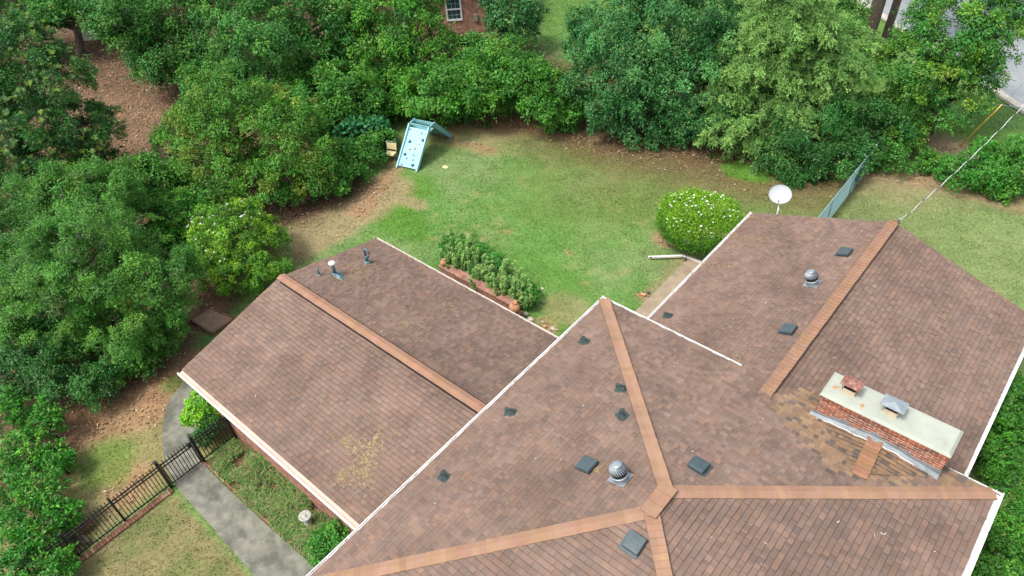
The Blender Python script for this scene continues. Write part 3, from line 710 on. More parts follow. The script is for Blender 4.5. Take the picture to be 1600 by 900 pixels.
# pipe boots
b = MB(); out = [(-.12, -.17), (.11, -.16), (.15, .02), (.12, .15), (-.02, .17), (-.13, .12), (-.16, -.05)]
b.add([(x, y, .012) for x, y in out] + [(x * .9, y * .9, .024) for x, y in out], [tuple(range(7, 14))] + [(i, (i + 1) % 7, 7 + (i + 1) % 7, 7 + i) for i in range(7)])
b.lathe([(.10, .02), (.085, .05), (.05, .085), (.045, .12), (.033, .12), (.03, .06)], c=(.02, .03, 0), n=18, cap=False)
b.obox((-.1, -.13, .03), (.06, .02, 0), (-.01, .045, 0), (0, 0, .012))
pb = b.build('pipe_boot', M_BOOT, None, local=True)
b = MB(); b.lathe([(.031, .02), (.031, .10), (.0, .10)], c=(.02, .03, 0), n=12, cap=False); b.build('pipe', M_DARK, pb, local=True)
for i, (px, py, pl, ro) in enumerate([(1044, 494, 'RL', .2), (913, 534, 'NW', 0), (971, 608, 'NW', .3), (972, 650, 'NW', -.3), (798, 645, 'NW', .5), (694, 746, 'NW', .1)]):
    o = pb if i == 0 else copy_tree(pb)
    place_part(o, frame_on(px, py, *PL[pl], rot=ro))
# three metal pipes on the garage wing (upright)
def upright(px, py): 
    M = frame_on(px, py, *PL['GR']); return np.array(M.translation)
p = upright(499, 430); b = MB(); b.lathe([(.09, .0), (.06, .03), (.04, .06)], c=p, n=14); b.tube([p, p + (0, 0, .30)], .034, 12); o = b.build('vent_pipe', M_BLUEPIPE, house)
p = upright(524, 430); b = MB(); b.obox(p + (.0, .06, .0), (.17, 0, 0), (0, .17, -.04), (0, 0, .006)); b.lathe([(.15, 0), (.10, .07), (.062, .12)], c=p, n=18)
b.add([p + (.03, -.12, .03), p + (.4, -.04, .02), p + (.42, .12, -.03), p + (.1, .2, -.04), p + (.12, .03, .1)], [(0, 1, 4), (1, 2, 4), (2, 3, 4), (3, 0, 4)])
b.tube([p + (0, 0, .06), p + (0, 0, .5)], .058, 16); o = b.build('vent_pipe', M_BLUEPIPE, house)
b = MB(); b.lathe([(.062, .46), (.10, .48), (.115, .53), (.105, .555), (.0, .58)], c=p, n=20); b.build('pipe_cap', M_LEADW, o)
p = upright(574, 410); b = MB(); b.lathe([(.15, .0), (.12, .05), (.07, .08)], c=p, n=18)
pts = [p + (0, 0, z) for z in (.03, .18, .28)] ; b.tube(pts, [.05, .05, .045], 14)
b.tube([p + (.02, .02, .28), p + (.13, .0, .30)], .05, 12); b.lathe([(.055, .0), (.06, .04), (.04, .05)], c=p + (0, 0, .2), n=14)
pts = [p + (0, 0, .28)] + [p + (.11 - .11 * math.cos(t), 0, .50 + .12 * math.sin(t)) for t in np.linspace(0, math.pi * 1.02, 9)]; b.tube(pts, .042, 12)
b.build('vent_pipe', M_BLUEPIPE, house)

# ------------------------------------------------------------------ satellite dish on the gable rake
Cd = np.array([-7.33, 21.42, 3.72])
dish = empty('satellite_dish', (-7.2, 21.22, 3.0), 'white oval satellite dish on a bent mast at the far gable of the right wing', 'satellite dish')
nd = nrm((.25, -.75, .80)); xd = nrm(np.cross((0, 0, 1.), nd)); yd = np.cross(nd, xd)
b = MB(); vs = []; nr = 8; na = 36
for i in range(nr + 1):
    r = i / nr
    for k in range(na):
        t = 2 * math.pi * k / na; vs.append(Cd + xd * .385 * r * math.cos(t) + yd * .34 * r * math.sin(t) + nd * (.09 * r * r - .04))
vs2 = [v - nd * .018 for v in vs]
fs = [(i * na + k, i * na + (k + 1) % na, (i + 1) * na + (k + 1) % na, (i + 1) * na + k) for i in range(nr) for k in range(na)]
m_ = len(vs); b.add(vs + vs2, fs + [tuple(m_ + j for j in f)[::-1] for f in fs] + [(nr * na + k, m_ + nr * na + k, m_ + nr * na + (k + 1) % na, nr * na + (k + 1) % na) for k in range(na)], True)
b.build('reflector', M_DISH, dish)
b = MB(); b.tube([(-7.22, 21.20, 2.9), (-7.22, 21.24, 3.25), tuple(Cd - nd * .12 - yd * .1)], .028, 10); b.obox(Cd - nd * .1, xd * .08, yd * .1, nd * .04); b.build('mast', M_LEADW, dish)
b = MB(); b.tube([Cd - yd * .36 - nd * .02 , Cd - yd * .42 + nd * .18, Cd - yd * .30 + nd * .42], .014, 8); b.build('feed_arm', M_METAL, dish)
b = MB(); b.obox(Cd - yd * .28 + nd * .44, xd * .05, yd * .035, nd * .05); b.build('receiver', M_DISH, dish)

# ------------------------------------------------------------------ climbing frame
e1 = nrm((.967, .255, 0)); e2 = nrm((-.255, .967, 0)); O = np.array([-24.68, 18.38, 0.]); Wd = 1.15; HT = 1.46; S1 = 1.62; S2 = 2.02; S3 = 3.4
Q = lambda a, s, z: O + e1 * a + e2 * s + (0, 0, z)
cf = empty('climbing_frame', Q(.55, 1.7, 0), 'light blue climbing wall with coloured holds and a slide leaning off its far side', 'climbing frame')
b = MB(); sl = nrm(Q(0, S1, HT) - Q(0, 0, 0)); nn = nrm(np.cross(e1, sl)); L = np.linalg.norm(Q(0, S1, HT) - Q(0, 0, 0))
nb = 13
for k in range(nb):
    c = Q(Wd / 2, 0, 0) + sl * (.12 + (L - .22) * (k + .5) / nb); b.obox(c + nn * .0, e1 * (Wd / 2 - .05), sl * ((L - .22) / nb / 2 - .004), nn * .012)
b.build('climbing_wall', M_BLUE, cf)
b = MB()
for a in (.02, Wd - .02): b.bar(Q(a, 0, 0), Q(a, S1, HT + .06), .07, .15)
b.build('side_rail', M_BLUE, cf)
b = MB(); b.bar(Q(0, S1 + .02, HT + .04), Q(Wd, S1 + .02, HT + .04), .05, .10); b.bar(Q(0, S2, HT + .04), Q(Wd, S2, HT + .04), .05, .10)
for a in (.02, Wd - .02): b.bar(Q(a, S1, HT + .04), Q(a, S2, HT + .04), .07, .10)
b.build('top_frame', M_BLUE2, cf)
b = MB(); b.obox(Q(Wd / 2, (S1 + S2) / 2, HT - .22), e1 * (Wd / 2 - .06), e2 * .2, (0, 0, .02)); b.build('platform', M_BLUE2, cf)
b = MB()
for a in (.03, Wd - .02): b.bar(Q(a, S2, HT + .02), Q(a, S3, .02), .06, .22)
b.build('slide_rail', M_BLUE2, cf)
b = MB(); b.bar(Q(Wd / 2, S2, HT - .05), Q(Wd / 2, S3 - .02, .0), Wd - .12, .03); b.build('slide', M_BLUE2, cf)
b = MB()
for a in (.03, Wd - .03):
    b = MB(); b.bar(Q(a, S2, 0), Q(a, S2, HT), .07, .07); b.build('post', M_BLUE2, cf)
def holds(name, lst, m, r):
    for (u, v) in lst:
        b = MB(); c = Q(u * Wd, 0, 0) + sl * (v * L) + nn * .02
        vs = []; rg = random.Random(int(u * 100 + v * 1000)); n = 9
        for k in range(n):
            t = 2 * math.pi * k / n; q = r * rg.uniform(.75, 1.2); vs.append(c + e1 * q * math.cos(t) + sl * q * math.sin(t))
        tp = [c + (v_ - c) * .6 + nn * .05 for v_ in vs]
        b.add(vs + tp, [(i, (i + 1) % n, n + (i + 1) % n, n + i) for i in range(n)] + [tuple(range(n, 2 * n))], False); b.build(name, m, cf)
holds('hold', [(.26, .63), (.85, .72), (.21, .33), (.72, .13)], M_HB, .085)
holds('hold', [(.70, .86), (.35, .25), (.62, .36), (.66, .24), (.12, .9), (.2, .09)], M_HG, .05)
holds('hold', [(.36, .46), (.60, .50)], M_HR, .05)
holds('hold', [(.88, .87), (.72, .63)], M_HY, .055)

# small cream chair beside it
c0 = P(612, 249); ex = nrm((.93, .37, 0)); ey = nrm((-.37, .93, 0))
chr_ = empty('garden_chair', c0, 'small cream folding chair beside the light blue climbing frame', 'chair')
q = lambda a, b_, z: c0 + ex * a + ey * b_ + (0, 0, z)
b = MB(); b.obox(q(0, 0, .34), ex * .24, ey * .2, (0, 0, .018)); b.build('seat', M_YEL, chr_, bevel=.01)
b = MB(); b.obox(q(0, .24, .60), ex * .25, ey * .015 + np.array((0, 0, .004)), (ey * .03 + np.array((0, 0, .15)))); b.build('backrest', M_YEL, chr_, bevel=.01)
for s in (-1, 1):
    b = MB(); b.tube([q(s * .25, -.22, 0), q(s * .25, .2, .42), q(s * .25, .27, .84)], .014, 6); b.build('leg', M_METAL, chr_)
    b = MB(); b.tube([q(s * .22, .26, 0), q(s * .22, -.18, .34)], .014, 6); b.build('leg', M_METAL, chr_)
b = MB(); b.tube([q(-.25, .27, .84), q(.25, .27, .84)], .014, 6); b.build('top_bar', M_METAL, chr_)

# ------------------------------------------------------------------ black iron fence, gate
def iron_panel(mb, ya, yb, x, z0=.06, z1=1.16, sp=.098, rails=(.12, .93, 1.06)):
    for z in rails: mb.box(x - .014, x + .014, ya, yb, z - .02, z + .02)
    n = max(1, int(abs(yb - ya) / sp)); 
    for i in range(1, n):
        y = ya + (yb - ya) * i / n; mb.box(x - .011, x + .011, y - .011, y + .011, z0, z1)
        mb.add([(x - .016, y - .016, z1), (x + .016, y - .016, z1), (x + .016, y + .016, z1), (x - .016, y + .016, z1), (x, y, z1 + .07)], [(0, 1, 4), (1, 2, 4), (2, 3, 4), (3, 0, 4), (3, 2, 1, 0)])
FX = -17.15
fence = empty('iron_fence', (FX, -1.5, 0), 'black iron picket fence running from the woods edge to the garden gate', 'fence')
posts = [-3.0, -1.0, .42, 1.93]
for ya, yb in zip(posts[:-1], posts[1:]):
    b = MB(); iron_panel(b, ya + .03, yb - .03, FX); b.build('picket_panel', M_BLACK, fence)
def post(y, par, w=.032, h=1.24):
    b = MB(); b.box(FX - w, FX + w, y - w, y + w, 0, h); b.box(FX - w - .01, FX + w + .01, y - w - .01, y + w + .01, h, h + .025); b.build('post', M_BLACK, par)
for y in posts[:-1]: post(y, fence)
post(posts[-1], fence, .048, 1.28)
gate = empty('iron_gate', (FX, 2.0, 0), 'black iron gate across the concrete path', 'gate')
b = MB(); iron_panel(b, 2.0, 3.02, FX, rails=(.10, .92, 1.06)); b.box(FX - .018, FX + .018, 1.99, 2.03, .07, 1.12); b.box(FX - .018, FX + .018, 2.99, 3.03, .07, 1.12); b.build('picket_panel', M_BLACK, gate)
b = MB(); b.box(FX - .04, FX + .04, 2.9, 3.0, .98, 1.08); b.build('latch', M_BLACK, gate)
fence2 = empty('iron_fence', (FX, 3.6, 0), 'short black iron fence section between the gate and the garage wall', 'fence')
b = MB(); iron_panel(b, 3.13, 4.28, FX); b.build('picket_panel', M_BLACK, fence2)
post(3.09, fence2, .045, 1.28); post(4.27, fence2)
# brick edging along fence and bed
def edging(name, pts, label, seed=0, l=.20, w=.09, h=.05, cross=True):
    e = MB(); rg = random.Random(seed)
    for a, c in zip(pts[:-1], pts[1:]):
        a = np.array((*a, 0.)); c = np.array((*c, 0.)); d = c - a; L = np.linalg.norm(d); d /= L; s = np.array([-d[1], d[0], 0]); t = 0
        while t < L - w:
            e.col = C_(.27, .125, .08) * rg.uniform(.6, 1.2) if rg.random() > .12 else C_(.36, .23, .14)
            e.obox(a + d * (t + w / 2) + s * rg.uniform(-.012, .012) + (0, 0, h / 2), d * (w / 2 - .006), s * l / 2, (0, 0, h / 2 + rg.uniform(0, .006))); t += w
    o = e.build(name, M_EDGE, None, bevel=.004); tag(o, label, 'edging'); return o
M_EDGE = mat('edging_brick', attr=True, rough=.9, noise=.2, nscale=12)
edging('brick_edging', [(-17.02, -1.35), (-17.02, 1.93)], 'row of red bricks along the foot of the iron fence', 1)
edging('brick_edging', [tuple(inner[3] + (.05, .03)), tuple(inner[2] + (.03, .07)), tuple(inner[1] + (.03, .07)), tuple(inner[0] + (.03, .07))], 'row of red bricks between the concrete path and the weedy bed', 2, w=.20, l=.07)

# bird bath and small drain in the bed
bc = P(485, 824)
bb = empty('bird_bath', bc, 'weathered stone bird bath in the weedy bed', 'bird bath')
b = MB(); b.lathe([(.17, 0), (.17, .08), (.13, .14), (.11, .28), (.10, .42), (.11, .54)], c=bc, n=18); b.build('pedestal', M_DSTONE, bb)
b = MB(); b.lathe([(.09, .53), (.16, .57), (.185, .64), (.165, .65), (.10, .61), (.05, .605), (.04, .64), (.0, .645)], c=bc, n=24, cap=False); b.build('basin', M_DSTONE, bb)
bc = P(465, 826); b = MB(); b.lathe([(.07, 0), (.085, .10), (.06, .10), (.05, .03), (0, .03)], c=bc, n=14, cap=False); tag(b.build('plant_pot', M_DSTONE), 'small grey pot sunk in the weedy bed left of the bird bath', 'pot')

# light post, pipes by the patio
lp = P(1071, 409); lp[2] = .06
b = empty('garden_lamp', lp, 'thin black garden lamp with a round flat shade at the end of the patio', 'lamp'); 
m = MB(); m.tube([lp, lp + (0, 0, .9)], .016, 8); m.lathe([(.06, 0), (.05, .02), (.02, .04)], c=lp, n=12); m.build('post', M_BLACK, b)
m = MB(); m.lathe([(.03, .86), (.05, .90), (.135, .93), (.13, .95), (.05, .98), (.0, .99)], c=lp, n=20); m.build('shade', M_BLUEPIPE, b)
m = MB(); m.lathe([(.05, .80), (.055, .9)], c=lp, n=12); m.build('lens', M_GLASS, b)
m = MB(); zz = .09
pts = [P(1013, 402, zz), P(1067, 400, zz)]; m.bar(pts[0], pts[1], .09, .075)
dp = m.build('downspout_extension', M_PVC); tag(dp, 'white downspout pipe lying on the lawn beside the patio', 'pipe')
m = MB(); m.bar(P(1068, 400, zz + .02), P(1095, 410, zz + .02), .07, .07); m.build('elbow', M_PVC, dp)
m = MB(); q0 = P(1017, 402, zz + .04); m.box(q0[0] - .04, q0[0] + .04, q0[1] - .03, q0[1] + .03, q0[2], q0[2] + .004); m.build('slot', M_DARK, dp)
q0 = P(1005, 461); m = MB(); m.obox(q0 + (0, 0, .03), (.09, .03, 0), (-.015, .05, 0), (0, 0, .03)); tag(m.build('brick', M_TERRA), 'loose orange brick in the grass beside the patio', 'brick')
q0 = P(1008, 460); m = MB(); m.lathe([(.05, 0), (.05, .09), (0, .09)], c=q0 + (.06, .12, 0), n=12); tag(m.build('drain_cap', M_VENT), 'small dark drain cap beside the loose orange brick', 'drain cap')

# planter wall behind the garage wing, pots, stones
pa = P(688, 412, .42); pz = P(800, 478, .42)
pl = empty('brick_planter', ((pa[0] + pz[0]) / 2, 13.9, 0), 'long low brick planter behind the garage wing', 'planter')
m = MB(); m.box(-17.3, -13.55, 13.96, 14.26, 0, .52); m.box(-17.3, -17.1, 14.2, 15.1, 0, .42); m.box(-13.75, -13.55, 14.2, 15.1, 0, .40); m.build('wall', M_BRICK, pl)
M_CAPB = brick_mat('brick_coping', (.34, .16, .115), (.27, .125, .09), (.34, .25, .20)); 
m = MB(); m.box(-17.33, -13.5, 13.93, 14.29, .521, .58); m.build('coping', M_CAPB, pl)
m = MB(); m.box(-17.1, -13.75, 14.265, 15.0, 0, .45); m.build('soil', M_EARTH, pl)
m = MB(); m.box(-13.48, -13.1, 13.65, 14.03, 0, .42); m.box(-13.5, -13.08, 13.63, 14.05, .421, .47); tag(m.build('brick_pedestal', M_BRICK), 'square brick pedestal under the large clay pot', 'pedestal')
def pot(c, s, label):
    m = MB(); m.lathe([(.10 * s, 0), (.19 * s, .10 * s), (.225 * s, .22 * s), (.20 * s, .34 * s), (.12 * s, .42 * s), (.085 * s, .45 * s), (.11 * s, .50 * s), (.09 * s, .50 * s), (.065 * s, .44 * s), (.0, .30 * s)], c=c, n=24, cap=False)
    o = m.build('clay_pot', M_TERRA); tag(o, label, 'pot'); return o
pot((-13.3, 13.85, .47), .92, 'large round terracotta pot with a narrow neck at the right end of the planter')
pot((-17.15, 14.1, .58), .6, 'smaller terracotta pot at the left end of the planter')
rg = random.Random(4)
def stone(px, py, r, label, m=M_STONE):
    r *= .8
    c = P(px, py); b = MB(); n = 9; vs = []
    for i, (rr_, z) in enumerate(((1, 0), (1.05, .35), (.7, .62))):
        for k in range(n): t = 2 * math.pi * k / n; q = r * rr_ * rg.uniform(.8, 1.15); vs.append(c + (q * math.cos(t), q * math.sin(t) * .75, r * z * .8))
    b.add(vs, [(i * n + k, i * n + (k + 1) % n, (i + 1) * n + (k + 1) % n, (i + 1) * n + k) for i in range(2) for k in range(n)] + [tuple(2 * n + k for k in range(n))], True)
    tag(b.build('stone', m), label, 'stone')
stone(822, 491, .13, 'pale stone by the planter, left of the pair'); stone(829, 499, .17, 'pale stone by the planter, right and larger of the pair')
stone(852, 510, .11, 'orange stone near the corner of the garage roof', M_TERRA); stone(864, 514, .14, 'pale flat stone closest to the garage roof corner')
stone(848, 503, .08, 'small dark stone behind the orange one', M_DSTONE)
stone(848, 451, .08, 'small pale stone alone in the lawn beyond the planter')
q0 = P(696, 262); m = MB(); m.obox(q0 + (0, 0, .03), (.13, .03, 0), (-.03, .10, 0), (0, 0, .012)); tag(m.build('board', M_YEL), 'small cream board lying in the grass right of the climbing frame', 'board')

# earth pad with a wooden border, low wall beside it
m = MB(); pp = [P(*q)[:2] for q in [(298, 501), (328, 484), (368, 500), (333, 524)]]
m.add([(*p, 0) for p in pp] + [(*p, .08) for p in pp], [(4, 5, 6, 7), (0, 1, 5, 4), (1, 2, 6, 5), (2, 3, 7, 6), (3, 0, 4, 7)]); pad = m.build('garden_pad', M_EARTH); tag(pad, 'square earth pad with a wooden border at the garage gable', 'pad')
m = MB()
for i in range(4): a = np.array((*pp[i], .07)); c = np.array((*pp[(i + 1) % 4], .07)); m.bar(a, c, .05, .12)
m.build('border', M_WOOD, pad)
m = MB(); a = P(283, 500, .2); c = P(308, 482, .2); m.bar(a, c, .28, .4); tag(m.build('low_wall', M_EARTH), 'low brown wall beside the earth pad under the tree', 'wall')

# bags / large leaves near the fence end
def bigleaf(px, py, ln, wd, ang, colr, label, tilt=.25):
    c = P(px, py); b = MB(); n = 8; vs = []
    dx = np.array([math.cos(ang), math.sin(ang), 0]); sx = np.array([-dx[1], dx[0], 0])
    for i in range(n + 1):
        t = i / n; w = wd * math.sin(math.pi * min(1, t * .95 + .03)) ** .8; z = .12 + tilt * ln * t - .25 * ln * t * t
        p = c + dx * ln * t + (0, 0, z); vs += [p - sx * w + (0, 0, .03), p, p + sx * w + (0, 0, .03)]
    b.add(vs, [(3 * i + j, 3 * i + j + 1, 3 * i + j + 4, 3 * i + j + 3) for i in range(n) for j in (0, 1)], True)
    return b
elp = empty('large_leaf_plant', P(115, 845), 'plant with long drooping green and brown leaves at the left end of the iron fence', 'plant')
for (ang, ln, c_, nm) in ((-.6, .9, (.07, .12, .03), 'leaf'), (2.6, .9, (.06, .045, .035), 'leaf'), (1.6, .8, (.11, .05, .035), 'leaf'), (.5, .6, (.05, .04, .03), 'leaf'), (3.6, .7, (.06, .09, .03), 'leaf')):
    bl = bigleaf(115, 845, ln, .15, ang, c_, ''); bl.build(nm, mat('broad_leaf', c_, .6, noise=.2), elp)

# ------------------------------------------------------------------ chain link fence beside the tree
def chainlink(name, a, b_, h, label, pitch=.075, r=.0065, cap=True):
    a = np.array((*a, 0.)); b_ = np.array((*b_, 0.)); d = b_ - a; L = np.linalg.norm(d); d /= L
    root = empty(name, (a + b_) / 2, label, 'fence')
    m = MB(); m.tube([a + (0, 0, h), b_ + (0, 0, h)], .025, 8); m.build('top_rail', M_CHAIN, root)
    n = max(1, int(L / 2.4))
    for i in range(n + 1):
        p = a + d * L * i / n; m = MB(); m.tube([p, p + (0, 0, h + .03)], .032, 8); m.lathe([(.05, 0), (.04, .05), (.0, .07)], c=p + (0, 0, h + .0), n=8); m.build('post', M_CHAIN, root)
    m = MB(); t = -h; s = np.array([-d[1], d[0], 0]) * .004
    def clipped(t0, t1, z0, z1):
        f0 = max(0, (0 - t0) / (t1 - t0)) if t1 > t0 else max(0, (L - t0) / (t1 - t0)); f1 = min(1, (L - t0) / (t1 - t0)) if t1 > t0 else min(1, (0 - t0) / (t1 - t0))
        return f0, f1
    while t < L:
        for (t0, t1) in ((t, t + h), (t + h, t)):
            f0, f1 = clipped(t0, t1, 0, h)
            if f1 > f0 + .01:
                o = s if t1 > t0 else -s
                m.tube([a + d * (t0 + (t1 - t0) * f0) + (0, 0, h * f0) + o, a + d * (t0 + (t1 - t0) * f1) + (0, 0, h * f1) + o], r, 3, cap=False)
        t += pitch
    m.build('wire_mesh', M_CHAIN, root); return root
chainlink('chain_link_fence', (-6.6, 20.9), (-6.95, 35.5), 1.2, 'teal grey chain link fence running from the house to the dark trees')
chainlink('chain_link_fence', tuple(P(1470, 196, 0)[:2] + (0, .5)), tuple(P(1640, 222, 0)[:2] + (0, .5)), 1.2, 'low chain link fence between the grass verge and the far right shrubs', pitch=.16, r=.003)
# cables
rt = np.array([-3.42, 21.1, 4.45]); end = P(1668, 92, 7.6)
sc_ = MB(); sb = MB(); n = 150; A_ = []; B_ = []
for i in range(n + 1):
    t = i / n; p = rt * (1 - t) + end * t - np.array([0, 0, .35 * math.sin(math.pi * t)]); w = t * 2 * math.pi * 11
    A_.append(p + (.009 * math.cos(w), 0, .009 * math.sin(w))); B_.append(p - (.009 * math.cos(w), 0, .009 * math.sin(w)))
sc_.tube(A_, .011, 5); sb.tube(B_, .009, 5)
cb = sc_.build('service_cable', M_CABLE); tag(cb, 'twisted white and black power cable rising from the right roof ridge', 'cable'); sb.build('insulated_strand', M_CABLEB, cb)
m = MB(); m.lathe([(.03, -.3), (.03, .1), (.05, .12), (.0, .16)], c=rt, n=10); m.build('bracket', M_METAL, cb)
a = P(1500, 228); c = P(1567, 162, 2.4)
gy = empty('guy_wire', a, 'yellow plastic guard on a slanting guy wire by the street', 'guy wire')
m = MB(); m.tube([a, a * .02 + c * .98], .028, 8); m.build('yellow_guard', M_YG, gy)
m = MB(); m.tube([c, c + (c - a) * 2.2], .006, 5); m.build('wire', M_CABLE, gy)
a = P(1578, 206, .0); c = P(1620, 150, 3); m = MB(); m.tube([a, c], .006, 5); tag(m.build('wire', M_CABLE), 'thin grey wire slanting up over the grass verge', 'wire')

# ------------------------------------------------------------------ neighbours' buildings far behind
hw = P(722, 52); fr = nrm((.7585, .6484, 0)); bk = np.array([-fr[1], fr[0], 0])
nb_ = empty('neighbour_house', hw, 'far red brick house with a white framed window behind the hedge', 'house')
q = lambda a, b_, z: hw + fr * a + bk * b_ + (0, 0, z)
m = MB(); vs = [q(-7, 0, 0), q(3.2, 0, 0), q(3.2, 8, 0), q(-7, 8, 0), q(-7, 0, 3.), q(3.2, 0, 3.), q(3.2, 8, 3.), q(-7, 8, 3.)]
m.add(vs + [q(-7, 4, 4.6), q(3.2, 4, 4.6)], [(0, 1, 5, 4), (1, 2, 6, 9, 5), (2, 3, 7, 6), (3, 0, 4, 8, 7)]); m.build('wall', M_BRICK3, nb_)
m = MB(); m.add([q(-7.4, -.5, 2.85), q(3.6, -.5, 2.85), q(3.6, 4, 4.7), q(-7.4, 4, 4.7), q(3.6, 8.5, 2.85), q(-7.4, 8.5, 2.85)], [(0, 1, 2, 3), (3, 2, 4, 5)]); m.build('roof', M_DECK, nb_)
for x_ in (-.35, -3.6):
    m = MB(); 
    for (u0, u1, z0, z1) in ((-.5, -.4, .85, 2.3), (.4, .5, .85, 2.3), (-.4, .4, 2.2, 2.3), (-.4, .4, .85, .95), (-.4, .4, 1.54, 1.6)):
        m.obox(q(x_ + (u0 + u1) / 2, -.03, (z0 + z1) / 2), fr * (u1 - u0) / 2, bk * .05, (0, 0, (z1 - z0) / 2))
    for u in (-.13, .13): m.obox(q(x_ + u, .0, 1.57), fr * .004, bk * .02, (0, 0, .63))
    for z in (1.2, 1.9): m.obox(q(x_, .0, z), fr * .4, bk * .02, (0, 0, .004))
    wf = m.build('window', M_WHITE, nb_); m = MB(); m.obox(q(x_, .0, 1.57), fr * .4, bk * .012, (0, 0, .62)); m.build('pane', M_GLASS, wf)
m = MB(); m.obox(q(.95, -.06, .95), fr * .14, bk * .06, (0, 0, .2)); m.build('meter_box', M_METAL, nb_)
hs = P(160, 62); 
sh = empty('shed', hs, 'tan boarded shed half hidden by trees at the far left', 'shed'); q = lambda a, b_, z: hs + fr * a + bk * b_ + (0, 0, z)
m = MB()
for i in range(14): m.obox(q(-1.6 + i * .26, 0, 1.3), fr * .125, bk * .02, (0, 0, 1.3))
m.obox(q(0, 1.6, 1.28), fr * 1.8, bk * 1.55, (0, 0, 1.28)); m.build('wall', M_SID, sh)
m = MB(); m.add([q(-2, -.2, 2.6), q(2, -.2, 2.6), q(2, 1.6, 3.4), q(-2, 1.6, 3.4), q(2, 3.4, 2.6), q(-2, 3.4, 2.6)], [(0, 1, 2, 3), (3, 2, 4, 5)]); m.build('roof', M_DECK, sh)
m = MB(); m.obox(q(.2, -.04, 1.0), fr * .4, bk * .02, (0, 0, 1.0)); m.build('door', M_DARK, sh)

# ------------------------------------------------------------------ foliage
def leaves(pos, tan, nor, L, Wd, fold=.12):
    """rhombic folded leaves: pos = base (n,3), tan = direction, nor = face normal"""
    sid = np.cross(tan, nor); sid /= np.linalg.norm(sid, axis=1)[:, None] + 1e-9
    L = L[:, None]; Wd = Wd[:, None]
    up = nor * (Wd * fold)
    mid = pos + tan * L * .5
    v = np.stack([pos, mid + sid * Wd / 2 + up, pos + tan * L - nor * L * .12, mid - sid * Wd / 2 + up], 1)
    return v.reshape(-1, 3)
def unit(v): return v / (np.linalg.norm(v, axis=1)[:, None] + 1e-9)
def rdir(n): return unit(RNG.normal(size=(n, 3)))
def rnoise(d, seed):   # lumpy radius factor from a direction
    return fbm(d[:, 0] * 2 + d[:, 2] * 1.3 + seed, d[:, 1] * 2 - d[:, 2] * .9 + seed * .7, .9, seed % 97, 3)

FB = np.array([.93, 1.58, 1.02])
SPEC = {
 # L leaf length, W ratio, rc clump radius, flat, base colour, tip colour, tipw, cover
 'oak':      dict(L=.115, W=.55, rc=.55, flat=.25, c=(.050, .120, .027), t=(.125, .205, .040), tw=.3, cov=1.7, up=1.1),
 'fine':     dict(L=.085, W=.50, rc=.46, flat=.22, c=(.068, .135, .026), t=(.15, .215, .035), tw=.4, cov=1.8, up=1.5),
 'darkfine': dict(L=.10, W=.5, rc=.5, flat=.35, c=(.038, .092, .025), t=(.075, .145, .035), tw=.2, cov=1.5, up=.8),
 'crape':    dict(L=.095, W=.55, rc=.46, flat=.5, c=(.075, .150, .022), t=(.27, .21, .045), tw=.26, cov=1.5, up=.7),
 'mixed':    dict(L=.115, W=.6, rc=.42, flat=.5, c=(.062, .135, .024), t=(.12, .20, .03), tw=.25, cov=1.5, up=.7),
 'yellow':   dict(L=.115, W=.6, rc=.50, flat=.35, c=(.068, .150, .022), t=(.17, .24, .03), tw=.3, cov=1.5, up=.7),
 'blue':     dict(L=.105, W=.6, rc=.5, flat=.6, c=(.046, .112, .040), t=(.115, .190, .075), tw=.35, cov=1.6, up=.7),
 'gard':     dict(L=.085, W=.5, rc=.26, flat=.6, c=(.085, .150, .016), t=(.32, .36, .03), tw=.35, cov=1.6, up=.7, gl=1),
 'holly':    dict(L=.085, W=.55, rc=.28, flat=.55, c=(.055, .125, .020), t=(.12, .22, .03), tw=.25, cov=1.6, up=.7, gl=1),
 'teal':     dict(L=.26, W=.7, rc=.4, flat=.5, c=(.045, .14, .075), t=(.07, .17, .09), tw=.3, cov=1.2, up=.9),
 'lime':     dict(L=.12, W=.55, rc=.24, flat=.6, c=(.19, .32, .02), t=(.27, .38, .03), tw=.4, cov=1.3, up=.8),
 'sapling':  dict(L=.16, W=.42, rc=.30, flat=.35, c=(.050, .140, .022), t=(.135, .25, .03), tw=.3, cov=.85, up=1.1),
 'elm':      dict(L=.11, W=.6, rc=.45, flat=.35, c=(.052, .125, .026), t=(.22, .24, .03), tw=.42, cov=1.5, up=.9),
 'weedy':    dict(L=.10, W=.5, rc=.25, flat=.8, c=(.060, .16, .030), t=(.11, .22, .04), tw=.3, cov=1.2, up=.6),
}
def crown_points(lobes, rc, zmin=-.55, k=1.0, cull=.72):
    """clump centres and outward directions spread over the lobes' shells"""
    C, D, S = [], [], []
    for i, (c, R) in enumerate(lobes):
        n = int(k * 4.5 * (np.mean(R[:2]) / rc) ** 2) + 4
        d = rdir(n * 2); d = d[d[:, 2] > zmin][:n]
        rn = .72 + .50 * rnoise(d, 13 * i + int(abs(c[0] * 7)) % 50)
        rn = rn * RNG.uniform(.78, 1.10, len(d))
        p = np.array(c) + d * np.array(R) * rn[:, None]
        keep = p[:, 2] > .12
        for j, (c2, R2) in enumerate(lobes):
            if j != i:
                q = np.linalg.norm((p - np.array(c2)) / (np.array(R2) * cull), axis=1); keep &= q > 1
        C.append(p[keep]); D.append(d[keep]); S.append(np.full(keep.sum(), 1.))
        m = int(n * .35); d2 = rdir(m); p2 = np.array(c) + d2 * np.array(R) * RNG.uniform(.2, .62, (m, 1)); kk_ = p2[:, 2] > .2
        C.append(p2[kk_]); D.append(d2[kk_]); S.append(np.full(kk_.sum(), .0))
    return np.concatenate(C), np.concatenate(D), np.concatenate(S)
